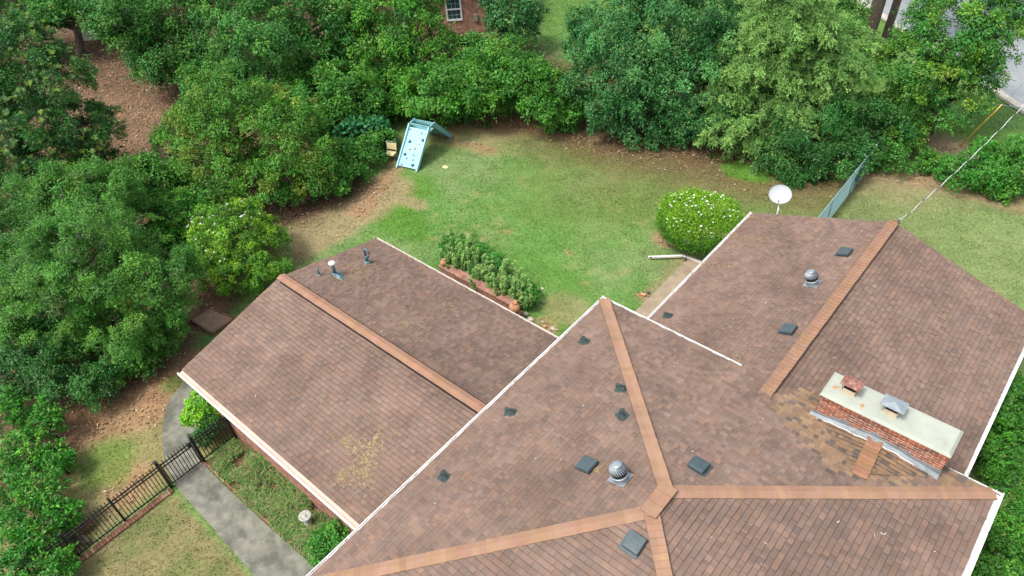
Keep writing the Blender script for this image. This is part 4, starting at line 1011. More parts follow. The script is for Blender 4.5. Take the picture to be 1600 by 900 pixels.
def make_crown(name, parent, lobes, sp, scale=1.0, k=1.0, zmin=-.55, trim=None):
    s = dict(SPEC[sp]); L = s['L'] * scale; rc = s['rc'] * min(1.25, max(1, scale))
    mr = np.mean([np.mean(R[:2]) for _, R in lobes]); rc = min(rc, mr * .45)
    C, D, S = crown_points(lobes, rc, zmin, k)
    n = len(C); per = int(s['cov'] * math.pi * rc * rc / (.5 * L * L * s['W']) * .62)
    cn = unit(D * .55 + np.array([0, 0, s['up']]) + RNG.normal(size=(n, 3)) * .18)      # clump facing
    a = unit(np.cross(cn, rdir(n))); b = np.cross(cn, a)
    csz = rc * RNG.uniform(.6, 1.3, n)
    el_ = RNG.uniform(.6, 1.0, n)
    reps = np.maximum(6, (per * (csz / rc) ** 2 * np.where(S > 0, 1, .5)).astype(int))
    ci = np.repeat(np.arange(n), reps); N = len(ci)
    rho = np.sqrt(RNG.uniform(0, 1, N)); th = RNG.uniform(0, 2 * math.pi, N)
    # ragged outline: several lobes per clump
    rag = .72 + .38 * np.sin(th * 3 + ci * 1.7) * np.sin(th * 2 + ci * .9)
    rr_ = rho * rag
    dx = a[ci] * (np.cos(th) * rr_)[:, None] + b[ci] * (np.sin(th) * rr_ * el_[ci])[:, None]
    dome = (1 - rr_ ** 2) * s['flat'] - .25 * rr_ ** 3
    pos = C[ci] + (dx + cn[ci] * (dome + RNG.normal(0, .20, N))[:, None]) * csz[ci][:, None]
    rad_ = unit(dx + 1e-6)
    tan = unit(rad_ * .8 + cn[ci] * .15 + np.array([0, 0, -.18]) + RNG.normal(size=(N, 3)) * .45)
    nor = unit(cn[ci] * .9 + rad_ * .35 + RNG.normal(size=(N, 3)) * .42)
    Ls = L * RNG.uniform(.65, 1.25, N); Ws = Ls * s['W'] * RNG.uniform(.8, 1.2, N)
    m_ = np.where((S > 0) & (RNG.uniform(0, 1, n) < .7))[0]; per2 = 18; ci2 = np.repeat(m_, per2 * 2); sp_ = np.repeat(np.arange(len(m_) * 2), per2); N2 = len(ci2)
    sd2 = unit(D[ci2[::per2]] * .7 + RNG.normal(size=(len(m_) * 2, 3)) * .55 + (0, 0, .15)); u2 = RNG.uniform(.15, 1, N2)
    pos2 = C[ci2] + sd2[sp_] * (rc * (.35 + 1.15 * u2))[:, None] + np.array([0, 0, -.22 * rc]) * (u2 ** 2)[:, None] + RNG.normal(size=(N2, 3)) * L * .25
    tan2 = unit(sd2[sp_] * .6 + RNG.normal(size=(N2, 3)) * .7); nor2 = unit(np.array([0, 0, 1.]) + RNG.normal(size=(N2, 3)) * .5)
    Ls2 = L * RNG.uniform(.6, 1.1, N2) * (1.1 - .4 * u2)
    pos = np.concatenate([pos, pos2]); tan = np.concatenate([tan, tan2]); nor = np.concatenate([nor, nor2]); Ls = np.concatenate([Ls, Ls2]); Ws = np.concatenate([Ws, Ls2 * s['W']]); ci = np.concatenate([ci, ci2]); dome = np.concatenate([dome, u2]); N = N + N2
    pos[:, 2] = np.maximum(pos[:, 2], .05)
    cc = C_(*s['c']) * FB; ct = C_(*s['t']) * FB
    hue = RNG.normal(0, 1, n); tipc = (RNG.uniform(0, 1, n) < s['tw']) * RNG.uniform(.3, 1, n) * S
    f = tipc[ci] * RNG.uniform(.5, 1, N) + (RNG.uniform(0, 1, N) < .12) * .4; f = np.clip(f * (dome > .05 * s['flat']) * 1.0 + .0, 0, 1)
    col = cc * (1 - f[:, None]) + ct * f[:, None]
    col = col * (1 + .17 * hue[ci]).clip(.55, 1.6)[:, None] * RNG.uniform(.72, 1.28, N)[:, None]
    col[:, 0] *= 1 + .10 * RNG.normal(0, 1, n)[ci]
    y = RNG.uniform(0, 1, N) < .006; col[y] = C_(.32, .26, .05)
    col = np.clip(col, .006, .6)
    v = leaves(pos, tan, nor, Ls, Ws)
    q = np.arange(N * 4, dtype=np.int32).reshape(-1, 4)
    LEAVES[0] += N
    raw_mesh(name, v, q, np.repeat(col, 4, 0), M_LEAFG if s.get('gl') else M_LEAF, parent)
    return C, D, S, cn, csz
LEAVES = [0]
def lob(px, py, z, rpx, rz=None, ry=None):
    c = P(px, py, z); r = rpx * depth(c) / FPX
    rz_ = rz if rz else r * .85
    return (c, np.array([r, r, rz_]))
FH = ROWS[2][:2] / np.linalg.norm(ROWS[2][:2])
def lobs(bpx, bpy, lst):
    """lobes of one upright tree standing where the line of sight (bpx, bpy) meets the ground"""
    d0 = P(bpx, bpy)[:2] @ FH; out = []
    for l in lst:
        px, py, r = l[:3]; fr_ = l[3] if len(l) > 3 else 0
        w = ray(px, py); t = (d0 - fr_) / (w[:2] @ FH); z = H + w[2] * t
        rm = r * (t * (ROWS[2] @ w)) / FPX; z = max(z, .62 * rm)
        out.append(lob(px, py, z, r))
    return out
def limb_tree(root, base, lobes, r0, m=M_BARK, lean=None, name='trunk', twigs=0, C=None, nlimb=3):
    """tapered trunk with limbs reaching into every lobe"""
    b = MB(); base = np.array(base, float); top = max(lobes, key=lambda l: l[0][2])[0]
    mid = base * .45 + np.array([top[0], top[1], top[2]]) * .55; mid += np.array([random.uniform(-.15, .15), random.uniform(-.15, .15), 0])
    b.tube([base - (0, 0, .1), base + (0, 0, .25), base * .75 + mid * .25 + (0.05, 0, 0), mid, np.array(top)], [r0 * 1.35, r0, r0 * .85, r0 * .62, r0 * .16], 10)
    for (c, R) in lobes:
        st = base * .6 + mid * .4 if c[2] < mid[2] else mid
        st = base + (mid - base) * min(1, max(.25, (c[2] * .6) / max(.3, mid[2])))
        for _ in range(nlimb):
            e = np.array(c) + rdir(1)[0] * R * np.array([.6, .6, .5]); k = (st + e) / 2 + (random.uniform(-.2, .2), random.uniform(-.2, .2), .15)
            b.tube([st, k, e], [r0 * .42, r0 * .26, r0 * .06], 6)
    o = b.build(name, m, root)
    if twigs and C is not None:
        idx = np.random.default_rng(3).choice(len(C), min(twigs, len(C)), replace=False)
        for i in idx:
            t = MB(); e = C[i] + (0, 0, .2); cs = min(lobes, key=lambda l: np.linalg.norm(l[0] - C[i]))[0]
            s_ = np.array(cs) * .45 + e * .55; k = (s_ + e) / 2 + (random.uniform(-.15, .15), random.uniform(-.15, .15), .05)
            t.tube([s_, k, e], [.025, .016, .006], 4, cap=False)
            for _ in range(3): t.tube([k, e + np.array([random.uniform(-.4, .4), random.uniform(-.4, .4), random.uniform(-.02, .2)])], [.01, .004], 3, cap=False)
            t.build('branch', M_TWIG, root)
    return o
def tree(name, label, cat, lobes, sp, base=None, r0=.16, scale=None, k=1.0, group=None, twigs=0, bark=M_BARK, zmin=-.55):
    c0 = np.mean([l[0] for l in lobes], 0)
    if base is None: base = (c0[0], c0[1], 0)
    root = empty(name, (base[0], base[1], 0), label, cat, group)
    if scale is None: scale = min(1.5, max(.9, depth(c0) / 30.))
    C, D, S, cn, cs = make_crown('crown', root, lobes, sp, scale, k, zmin)
    limb_tree(root, (base[0], base[1], 0), lobes, r0, bark, twigs=twigs, C=C)
    return root
T = tree
def TB(name, label, bpx, bpy, lst, sp, **kw):
    b_ = P(bpx, bpy); return T(name, label, 'tree', lobs(bpx, bpy, lst), sp, base=(b_[0], b_[1]), **kw)
# ---- left side
TB('magnolia_tree', 'large broad leaved magnolia with yellow green leaf rosettes at the left edge', 40, 300, [(15, 80, 62), (75, 130, 62, .5), (20, 190, 80, 1.5), (120, 205, 58, 1), (70, 270, 75, 2), (150, 265, 42, 1.5), (10, 290, 60, 2)], 'darkfine', r0=.25, k=.9)
TB('hornbeam_tree', 'wide fine leaved tree with bare grey twigs left of the garage', 150, 535, [(145, 400, 90, .3), (90, 470, 78, .6), (205, 470, 82, .8), (150, 535, 66, 1.2), (245, 425, 58, .3), (235, 510, 45, 1.0), (95, 535, 58, 1.0), (60, 440, 50), (190, 575, 34, 1)], 'fine', r0=.2, twigs=70)
TB('hornbeam_tree', 'dark green fine leaved tree behind the bare twigged tree, below the magnolia', 110, 420, [(130, 320, 72), (195, 345, 58), (60, 350, 75), (15, 400, 70), (165, 285, 42)], 'fine', r0=.18, twigs=20)
T('shrub', 'dark spreading shrub under the left trees near the bare clay', 'shrub', [lob(98, 590, 1.1, 48), lob(150, 600, .9, 30), lob(60, 550, 1.5, 55)], 'darkfine', r0=.06)
T('shrub', 'low dark shrub with yellow leaf tips at the foot of the bare twigged tree', 'shrub', [lob(252, 530, .7, 26), lob(225, 560, .7, 26)], 'mixed', r0=.04)
T('shrub', 'dark shrub at the left edge above the bright saplings', 'shrub', [lob(15, 490, 1.6, 50), lob(10, 590, 1.2, 40)], 'darkfine', r0=.05)
SAP = [(20, 640, 1.4, 45, 'dark green sapling clump topmost at the left edge'), (80, 655, 1.0, 40, 'sapling clump right of the topmost one beside the clay'), (45, 705, 1.1, 45, 'bright green sapling clump in the middle of the left thicket'),
       (100, 715, .8, 32, 'small sapling clump bordering the grass strip'), (20, 760, 1.1, 42, 'bright sapling clump at the left edge of the lower thicket'), (75, 765, 1.0, 42, 'dense sapling clump beside the grass strip, above the fence end'),
       (110, 800, .8, 30, 'small bright sapling clump closest to the fence end'), (25, 830, 1.0, 45, 'lowest sapling clump at the bottom left edge'), (70, 840, .9, 38, 'sapling clump at the bottom left, left of the long leaved plant'), (100, 885, .7, 36, 'sapling clump at the bottom left corner behind the fence end'), (30, 900, .9, 50, 'sapling clump in the very bottom left corner')]
for (px, py, z, r, lb) in SAP: T('sapling_clump', lb, 'sapling', [lob(px - 14, py, z, r * .66), lob(px - 4, py + 10, z * .7, r * .42)], 'sapling', r0=.03, group='saplings in the left thicket')
T('shrub', 'bright gardenia shrub with white flowers left of the garage wing', 'shrub', [lob(372, 372, 1.5, 58), lob(335, 360, 1.4, 38), lob(345, 415, 1.0, 42), lob(405, 415, .9, 38), lob(370, 345, 1.8, 32), lob(410, 380, 1.2, 38), lob(380, 430, .8, 36)], 'gard', r0=.06)
TB('sapling_tree', 'pale green sapling with broad leaves behind the flowering gardenia', 285, 385, [(275, 335, 32), (300, 325, 24), (255, 360, 28)], 'sapling', r0=.05)
TB('tree', 'dark green tree between the pale sapling and the bare twigged tree', 240, 360, [(245, 300, 35), (215, 295, 38), (290, 395, 36, 2), (260, 390, 36, 1), (230, 270, 26)], 'mixed', r0=.08)
TB('crape_myrtle', 'yellow green rounded tree with orange tinged tips above the gardenia', 380, 290, [(335, 165, 58), (395, 190, 72, .5), (305, 225, 54), (455, 240, 66, 1), (345, 265, 70, 1.5), (420, 285, 52, 2), (490, 275, 42, 1.5), (455, 185, 40, .3), (290, 280, 36, 1)], 'crape', r0=.14)
TB('oak_tree', 'tall layered oak at the top left above the leaf strewn clearing', 300, 120, [(245, 30, 68), (330, 10, 80), (300, 85, 66, 1), (215, 50, 40, 2), (250, 95, 42, 3), (180, 25, 34, 3), (350, 130, 50, 2)], 'oak', r0=.3)
TB('oak_tree', 'tall dark oak at the top centre left with drooping branches', 450, 150, [(430, 20, 80), (400, 100, 72, 2), (500, 70, 66, 1), (465, 140, 55, 2), (535, 15, 50), (410, 60, 60, 3)], 'oak', r0=.3)
TB('oak_tree', 'oak in the top left corner above the shaded clearing', 128, 86, [(105, 2, 50), (140, 18, 36, 1), (50, 25, 45), (0, 15, 50)], 'oak', r0=.3)
TB('vine_thicket', 'dark mixed thicket below the tall oak, left of the climbing frame', 530, 205, [(500, 165, 52), (550, 140, 48), (530, 200, 42, 1), (585, 185, 38), (470, 160, 40)], 'mixed', r0=.08)
T('shrub', 'blue green shrub with large round leaves left of the climbing frame', 'shrub', [lob(550, 212, .9, 22), lob(585, 205, .8, 18)], 'teal', r0=.03, scale=1)
T('shrub', 'low bushy shrub between the yellow green tree and the bare lawn edge', 'shrub', [lob(530, 250, .8, 34), lob(570, 240, .7, 26), lob(520, 285, .6, 28), lob(595, 225, .5, 18), lob(550, 275, .5, 20)], 'mixed', r0=.03)
TB('tree', 'bright yellow green tree at the top behind the climbing frame', 640, 150, [(610, 35, 58), (655, 60, 52), (590, 95, 48, .5), (640, 115, 48, 1), (650, 15, 34), (610, 155, 42, 1), (660, 160, 30, .5)], 'yellow', r0=.18)
TB('tree', 'mid green tree at the top between the oak and the yellow green tree', 565, 140, [(560, 55, 42), (565, 110, 40, 1), (520, 110, 34, 1)], 'mixed', r0=.15)
HED = [(670, 145, 2.2, 42, 'yellow', 'yellow green hedge shrub behind the climbing frame'), (715, 125, 2.6, 45, 'mixed', 'hedge shrub in front of the far brick house'), (765, 125, 2.4, 45, 'yellow', 'hedge shrub in the middle below the small maple'), (810, 130, 2.2, 42, 'mixed', 'hedge shrub right of the middle, under the small maple'),
       (855, 145, 2.0, 42, 'yellow', 'hedge shrub beside the large blue green tree'), (735, 88, 2.2, 28, 'mixed', 'taller hedge shrub under the far window'), (830, 112, 1.8, 26, 'mixed', 'hedge shrub below the strip of bright far lawn'), (690, 95, 2.6, 28, 'yellow', 'taller hedge shrub left of the far window'), (885, 165, 1.2, 30, 'mixed', 'lowest hedge shrub tucked under the blue green tree'), (780, 90, 2.6, 34, 'mixed', 'hedge shrub right behind the small maple trunk')]
for (px, py, z, r, sp, lb) in HED: T('hedge_shrub', lb, 'shrub', [lob(px, py, z, r), lob(px + 8, py + r * .55, z * .45, r * .8)], sp, r0=.05, group='shrubs along the back boundary')
TB('maple_tree', 'small young maple in front of the far brick house', 802, 82, [(800, 18, 38), (786, 45, 24), (818, 45, 24), (780, 8, 20), (820, 15, 20)], 'blue', r0=.07)
TB('holly_tree', 'large blue green tree at the top centre overhanging the lawn', 1030, 180, [(960, 48, 68), (1045, 35, 90), (985, 120, 78, 1), (1070, 125, 82, 1), (930, 150, 46, 1), (1005, 185, 50, 1.5), (1085, 185, 50, 1.5), (915, 75, 28), (1110, 90, 52, 1), (935, 185, 30, 1.5), (1040, 200, 34, 2)], 'blue', r0=.3)
TB('tree', 'dark tree under the feathery tree, beside the chain link fence', 1300, 240, [(1270, 205, 60, .5), (1330, 215, 50, .5), (1250, 245, 42, 1), (1310, 255, 38, 1.2), (1365, 195, 48), (1220, 250, 30, 1)], 'darkfine', r0=.14)
TB('tree', 'mid green tree at the top behind the feathery tree', 1250, 110, [(1280, 30, 55), (1200, 20, 60), (1310, 75, 34)], 'mixed', r0=.18)
TB('elm_tree', 'large green tree with yellow leaf clusters at the top right', 1450, 205, [(1500, 50, 75), (1440, 105, 62, .5), (1520, 105, 48, .5), (1470, 150, 56, 1), (1415, 170, 46, .5), (1560, 25, 45), (1400, 215, 36, 1), (1450, 55, 42), (1395, 250, 26, 1.2)], 'elm', r0=.22)
for o_ in list(sc.objects):
    pass
RS = [(1500, 268, .8, 26, 'weedy', 'shrub at the far right below the guy wire'), (1545, 262, 1.1, 34, 'weedy', 'large dark shrub in the far right row'), (1590, 268, 1.1, 34, 'mixed', 'shrub at the right edge of the far row'), (1588, 242, 1.1, 24, 'weedy', 'tall shrub at the right edge by the verge'), (1455, 256, .4, 18, 'mixed', 'low shrub left of the far right row'), (1560, 292, .5, 18, 'yellow', 'small yellow tipped shrub at the front of the far right row'), (1538, 232, 1.1, 15, 'yellow', 'yellow green sprout rising behind the far right row')]
for (px, py, z, r, sp, lb) in RS: T('shrub', lb, 'shrub', [lob(px, py, z, r), lob(px + 10, py + 10, z * .5, r * .7)], sp, r0=.04, group='shrubs along the right boundary')
ES = [(1590, 640, 1.5, 52, 'clipped dark holly shrub beside the right wing, the upper one'), (1575, 700, 1.2, 44, 'clipped holly shrub beside the right wing, below the upper one'), (1595, 815, 1.5, 42, 'bright holly shrub beyond the corner of the main roof'), (1580, 875, 1.4, 50, 'large holly shrub in the bottom right corner')]
for (px, py, z, r, lb) in ES: T('holly_shrub', lb, 'shrub', [lob(px, py, z, r), lob(px - 6, py + 18, z * .6, r * .85)], 'holly', r0=.04, scale=.9, group='holly shrubs along the right side of the house')
T('shrub', 'small lime green shrub under the garage gutter by the gate', 'shrub', [lob(308, 632, .95, 17), lob(302, 652, .7, 14), lob(318, 648, .8, 13)], 'lime', r0=.03, scale=.8)
T('shrub', 'small dark green shrub behind the gate under the gutter', 'shrub', [lob(330, 660, .6, 16), lob(318, 682, .4, 14)], 'darkfine', r0=.03, scale=.8)
T('shrub', 'bright green shrub at the end of the weedy bed by the main roof', 'shrub', [lob(510, 848, .45, 20), lob(528, 830, .5, 16), lob(500, 862, .35, 14)], 'weedy', r0=.02, scale=.8)
# round clipped shrub with white flowers
rb = (P(1092, 338, 1.25), np.array([1.68, 1.68, .72])); rb2 = (P(1092, 345, .7) , np.array([1.45, 1.45, .75]))
rt_ = empty('gardenia_shrub', (rb[0][0], rb[0][1], 0), 'round clipped gardenia shrub dotted with white flowers on the lawn', 'shrub')
def clipped_dome(parent, c, R, sp, n, scale=.8):
    s = SPEC[sp]; d = rdir(int(n * 1.8)); d = d[d[:, 2] > -.8][:n]; 
    e = np.sign(d) * np.abs(d) ** np.array([1, 1, .62]); p = c + e * R * (1 + .045 * RNG.normal(size=(len(d), 1)) + .34 * (rnoise(d * 1.5, 3)[:, None] - .5)) - d * np.abs(RNG.normal(0, .10, (len(d), 1)))
    tp = np.where(d[:, 2] < .1, .80 + .20 * np.clip((d[:, 2] + .8) / .9, 0, 1), 1.)[:, None]; p[:, :2] = c[:2] + (p[:, :2] - c[:2]) * tp
    tan = unit(d * .9 + RNG.normal(size=d.shape) * .6 + (0, 0, .2)); nor = unit(d * .6 + (0, 0, .35) + RNG.normal(size=d.shape) * .5)
    L = s['L'] * scale * RNG.uniform(.7, 1.3, len(d)); f = np.clip((d[:, 2] + .1) * 1.3, 0, 1) * RNG.uniform(.2, 1, len(d))  # top leaves lightened, sides darkened: painted shading as well as new growth
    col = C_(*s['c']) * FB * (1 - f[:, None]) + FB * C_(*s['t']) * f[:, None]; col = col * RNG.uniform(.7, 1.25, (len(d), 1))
    p[:, 2] = np.maximum(p[:, 2], .05)
    N = len(d); raw_mesh('crown', leaves(p, tan, nor, L, L * .5), np.arange(4 * N).reshape(-1, 4), np.repeat(col, 4, 0), M_LEAFG, parent); LEAVES[0] += N
clipped_dome(rt_, rb[0] + (0, 0, -.25), np.array([1.60, 1.56, .84]), 'gard', 32000)
m = MB()
for k in range(9): t = k * .7; m.tube([rb[0] * (1, 1, 0) + (.1 * math.cos(t), .1 * math.sin(t), 0), rb[0] * (1, 1, 0) + (.9 * math.cos(t), .9 * math.sin(t), 1.2)], [.04, .015], 6)
m.build('trunk', M_BARK, rt_)
FLO = []
def flowers(parent, pts, r=.05):
    """each blossom is a part of its shrub; all share one small mesh"""
    if not FLO:
        m = MB()
        for k in range(6):
            t = k * 1.047; d = np.array([math.cos(t), math.sin(t), .3]); s_ = np.array([-math.sin(t), math.cos(t), 0])
            m.add([(0, 0, 0), d * .6 + s_ * .42, d * 1.1, d * .6 - s_ * .42], [(0, 1, 2, 3)])
        FLO.append(m.build('flower', M_PETAL, None, local=True)); first = FLO[0]; use = [first]
    else: use = []
    inv = wmat(parent).inverted()
    for p in pts[:98]:
        o = use.pop() if use else FLO[0].copy()
        if o.name not in COL.objects: COL.objects.link(o)
        o.parent = parent; o.matrix_basis = Matrix.Translation(inv @ Vector([float(a) for a in p])) @ Matrix.Rotation(random.uniform(0, 6), 4, 'Z') @ Matrix.Rotation(random.uniform(-.6, .6), 4, 'X') @ Matrix.Scale(r * random.uniform(.7, 1.2), 4)
pts = []
for k in range(85):
    d = rdir(1)[0]; d[2] = abs(d[2]) * 1.5 + .1; d = nrm(d); e = np.sign(d) * np.abs(d) ** np.array([1, 1, .62]); pts.append(rb[0] + (0, 0, -.25) + e * np.array([1.63, 1.60, .88]))
flowers(rt_, pts, .042)
gsh = [o for o in sc.objects if o.get('label', '').startswith('bright gardenia')][0]
pts = []
for k in range(98):
    c, R = random.choice([lob(372, 372, 1.5, 58), lob(335, 360, 1.4, 38), lob(345, 415, 1.0, 42), lob(370, 345, 1.8, 32)]); d = rdir(1)[0]; d[2] = abs(d[2]) * .8 + .1; d[1] = -abs(d[1]) if random.random() < .5 else d[1]; pts.append(c + nrm(d) * R * 1.06)
flowers(gsh, pts, .05)

# magnolia rosettes added to its crown
mg = [o for o in sc.objects if o.get('label', '').startswith('large broad')][0]
lbs = lobs(40, 300, [(15, 80, 66), (75, 130, 66, .5), (20, 190, 84, 1.5), (120, 205, 62, 1), (70, 270, 79, 2), (150, 265, 44, 1.5)])
C, D, S = crown_points(lbs, .32, -.3, 1.0); C = C[S > 0]; D = D[S > 0]
n = len(C); per = 11; ci = np.repeat(np.arange(n), per); N = n * per
ax = unit(D * .5 + (0, 0, .9) + RNG.normal(size=(n, 3)) * .25)
a = unit(np.cross(ax, rdir(n))); b_ = np.cross(ax, a); th = np.tile(np.arange(per) * 2.4, n) + RNG.uniform(0, .5, N)
rd = a[ci] * np.cos(th)[:, None] + b_[ci] * np.sin(th)[:, None]; op = RNG.uniform(.25, 1.0, N)[:, None]
tan = unit(rd * (.5 + op) + ax[ci] * .6); nor = unit(ax[ci] * 1.0 - rd * .35)
L = RNG.uniform(.13, .21, N); y = RNG.uniform(.0, 1, n) ** 2.5
col = C_(.055, .15, .030) * (1 - y[ci, None]) + C_(.19, .29, .035) * y[ci, None]; col *= RNG.uniform(.7, 1.25, (N, 1))
raw_mesh('leaf_rosettes', leaves(C[ci] + D[ci] * .15, tan, nor, L, L * .36), np.arange(4 * N).reshape(-1, 4), np.repeat(col, 4, 0), M_LEAFG, mg)

# feathery tree: arching plumes
def plume_tree(lobes, label, base, n_pl=230, cb=(.11, .26, .055), ctp=(.32, .56, .14)):
    root = empty('redwood_tree', (base[0], base[1], 0), label, 'tree')
    V, CC = [], []; tw = MB()
    for (c, R) in lobes:
        npl = int(n_pl * (np.mean(R[:2]) / 2.4) ** 2)
        for _ in range(npl):
            d = rdir(1)[0]; 
            if d[2] < -.35: d[2] *= -1
            st = np.array(c) + d * R * .35; hd = nrm((d[0], d[1], 0)); ln = random.uniform(.9, 2.1) * np.mean(R) / 1.9
            nseg = 10; pts = []
            el0 = d[2] * .9 + .15
            for j in range(nseg + 1):
                t = j / nseg; pts.append(st + hd * ln * t + np.array([0, 0, ln * (el0 * t - .75 * t * t)]))
            pts = np.array(pts); 
            if False: tw.tube(list(pts[::3]), [.018, .012, .008, .004][:len(pts[::3])], 3, cap=False)
            # side twigs hanging from the plume
            ntw = int(22 * ln); tt = RNG.uniform(.1, 1, ntw); idx = (tt * nseg).astype(int).clip(0, nseg - 1); fr_ = tt * nseg - idx
            p0 = pts[idx] * (1 - fr_)[:, None] + pts[idx + 1] * fr_[:, None]
            sdv = np.cross(hd, (0, 0, 1)); sg = np.where(RNG.uniform(0, 1, ntw) < .5, -1, 1)[:, None]
            td = unit(sdv * sg * .8 + hd * .6 + np.array([0, 0, -.45]) + RNG.normal(size=(ntw, 3)) * .25); tl = RNG.uniform(.16, .42, ntw) * (1.15 - .5 * tt)
            nl = 13; li = np.repeat(np.arange(ntw), nl); u = np.tile(np.linspace(.05, 1, nl), ntw)
            pp_ = p0[li] + td[li] * (tl[li] * u)[:, None] + np.array([0, 0, -.12]) * (u ** 2 * tl[li])[:, None]
            tn = unit(td[li] * .6 + RNG.normal(size=(len(li), 3)) * .6); nn_ = unit(np.array([0, 0, 1.]) + RNG.normal(size=(len(li), 3)) * .5)
            Ls = RNG.uniform(.05, .10, len(li)); V.append(leaves(pp_, tn, nn_, Ls, Ls * .45))
            br = random.gauss(1, .15); f = (tt[li] * random.random())[:, None]
            cl = (C_(*cb) * (1 - f) + C_(*ctp) * f) * br * RNG.uniform(.75, 1.25, (len(li), 1)); CC.append(np.repeat(cl, 4, 0))
    V = np.concatenate(V); CC = np.clip(np.concatenate(CC), 0.005, .6)
    raw_mesh('crown', V, np.arange(len(V)).reshape(-1, 4), CC, M_LEAF, root); LEAVES[0] += len(V) // 4
    limb_tree(root, (base[0], base[1], 0), lobes, .26)
    return root
plume_tree(lobs(1235, 200, [(1225, 45, 72), (1180, 110, 66, .5), (1280, 100, 76, .5), (1225, 165, 66, 1.2), (1150, 195, 44, 1.8), (1185, 222, 42, 2.2), (1120, 215, 24, 2), (1300, 165, 50, 1), (1240, 0, 56), (1325, 70, 44), (1150, 150, 36, 1)]),
           'tall feathery light green tree with arching plumes right of the blue green tree', P(1235, 185)[:2])
# pines rising out of the view
for (px, py, rr0, lb) in ((1346, 92, .36, 'thick pine trunk at the top right, the left one'), (1376, 82, .22, 'slimmer pine trunk at the top right, the right one')):
    bp = P(px, py); root = empty('pine_tree', bp, lb, 'tree'); m = MB()
    m.tube([bp - (0, 0, .1), bp + (0, 0, .4), bp + (.15, .1, 5), bp + (.2, .3, 10), bp + (.1, .2, 15)], [rr0 * 1.3, rr0, rr0 * .85, rr0 * .7, rr0 * .3], 14)
    for k in range(9):
        z = 9.5 + k * .6; t = k * 2.4; m.tube([bp + (.15, .2, z), bp + (1.0 * math.cos(t), 1.0 * math.sin(t), z + .2), bp + (2.0 * math.cos(t), 2.0 * math.sin(t), z + .1)], [.06, .04, .015], 5)
    m.build('trunk', M_BARK, root)
    make_crown('crown', root, [(bp + (.2, .2, 12.5), np.array([2.2, 2.2, 1.6])), (bp + (.1, .2, 14.6), np.array([1.5, 1.5, 1.3]))], 'oak', 1.3, .7)

# upright perennials in the planter bed
def perennial(x, y, h, label):
    root = empty('perennial_plant', (x, y, .0), label, 'plant', 'upright plants in the brick planter bed'); V = []; CC = []; st = MB()
    for s_ in range(random.randint(8, 12)):
        bx = x + random.gauss(0, .16); by = y + random.gauss(0, .18); hh = h * random.uniform(.65, 1.1); lx, ly = random.gauss(0, .09), random.gauss(0, .09)
        st.tube([(bx, by, .2), (bx + lx, by + ly, hh)], [.007, .004], 4, cap=False)
        n = int(hh * 130); u = RNG.uniform(.15, 1, n) ** .8; th = RNG.uniform(0, 6.28, n); dirs = np.stack([np.cos(th), np.sin(th), RNG.uniform(.1, .8, n)], 1)
        pos = np.stack([bx + lx * u, by + ly * u, .2 + (hh - .2) * u], 1); tan = unit(dirs); nor = unit(np.stack([-np.cos(th) * .4, -np.sin(th) * .4, np.ones(n)], 1) + RNG.normal(size=(n, 3)) * .3)
        L = RNG.uniform(.08, .18, n) * (1.25 - .75 * u); V.append(leaves(pos, tan, nor, L, L * .34)); f = (u ** 2)[:, None] * random.random()
        CC.append(np.repeat((C_(.17, .36, .09) * (1 - f) + C_(.36, .52, .15) * f) * RNG.uniform(.75, 1.25, (n, 1)), 4, 0))
    V = np.concatenate(V); raw_mesh('foliage', V, np.arange(len(V)).reshape(-1, 4), np.concatenate(CC), M_LEAF, root); st.build('stem', M_LEAFSTEM, root)
M_LEAFSTEM = mat('green_stem', (.10, .16, .05), .8)
words = ['leftmost', 'second', 'third', 'fourth', 'fifth', 'sixth', 'seventh', 'eighth', 'ninth', 'tenth', 'rightmost']
for k in range(11):
    u = k / 10; perennial(-17.3 + 3.9 * u + random.uniform(-.06, .06), 14.52 + random.uniform(-.14, .14), random.uniform(1.0, 1.35), words[k] + ' leafy upright plant in the front row behind the garage wing')
for k in range(9):
    u = k / 8; perennial(-17.5 + 3.7 * u + random.uniform(-.06, .06), 15.0 + random.uniform(-.1, .2), random.uniform(.9, 1.25), (words[:8] + ['rightmost'])[k] + ' leafy plant in the back row behind the garage wing')
T('shrub', 'leafy green plant right of the large clay pot', 'shrub', [lob(828, 458, .45, 13), lob(818, 470, .3, 10)], 'weedy', r0=.02, scale=.8)
T('shrub', 'dense low greenery behind the middle of the perennial row', 'shrub', [lob(735, 392, .4, 22), lob(765, 410, .4, 20), lob(705, 385, .45, 16)], 'weedy', r0=.02, scale=.8)

# ------------------------------------------------------------------ grass, weeds, litter
def blades(name, X, Y, Z, h, w, col, m, lean=.5, kind='stuff', flat=False):
    n = len(X); th = RNG.uniform(0, 6.28, n); sx = np.stack([np.cos(th), np.sin(th), np.zeros(n)], 1)
    ln = np.stack([RNG.normal(0, lean, n), RNG.normal(0, lean, n), np.ones(n)], 1); ln = unit(ln)
    if flat: ln = unit(np.stack([RNG.normal(0, 1, n), RNG.normal(0, 1, n), np.abs(RNG.normal(0, .25, n))], 1))
    p = np.stack([X, Y, Z], 1); w = w[:, None]; h = h[:, None]
    v = np.stack([p - sx * w / 2, p + sx * w / 2, p + ln * h * .7 + sx * w * .35, p + ln * h - sx * w * .05], 1).reshape(-1, 3)
    o = raw_mesh(name, v, np.arange(4 * n).reshape(-1, 4), np.repeat(col, 4, 0), m); tag(o, kind=kind); return o
def scatter(n, x0_, x1_, y0__, y1__): return RNG.uniform(x0_, x1_, n), RNG.uniform(y0__, y1__, n)
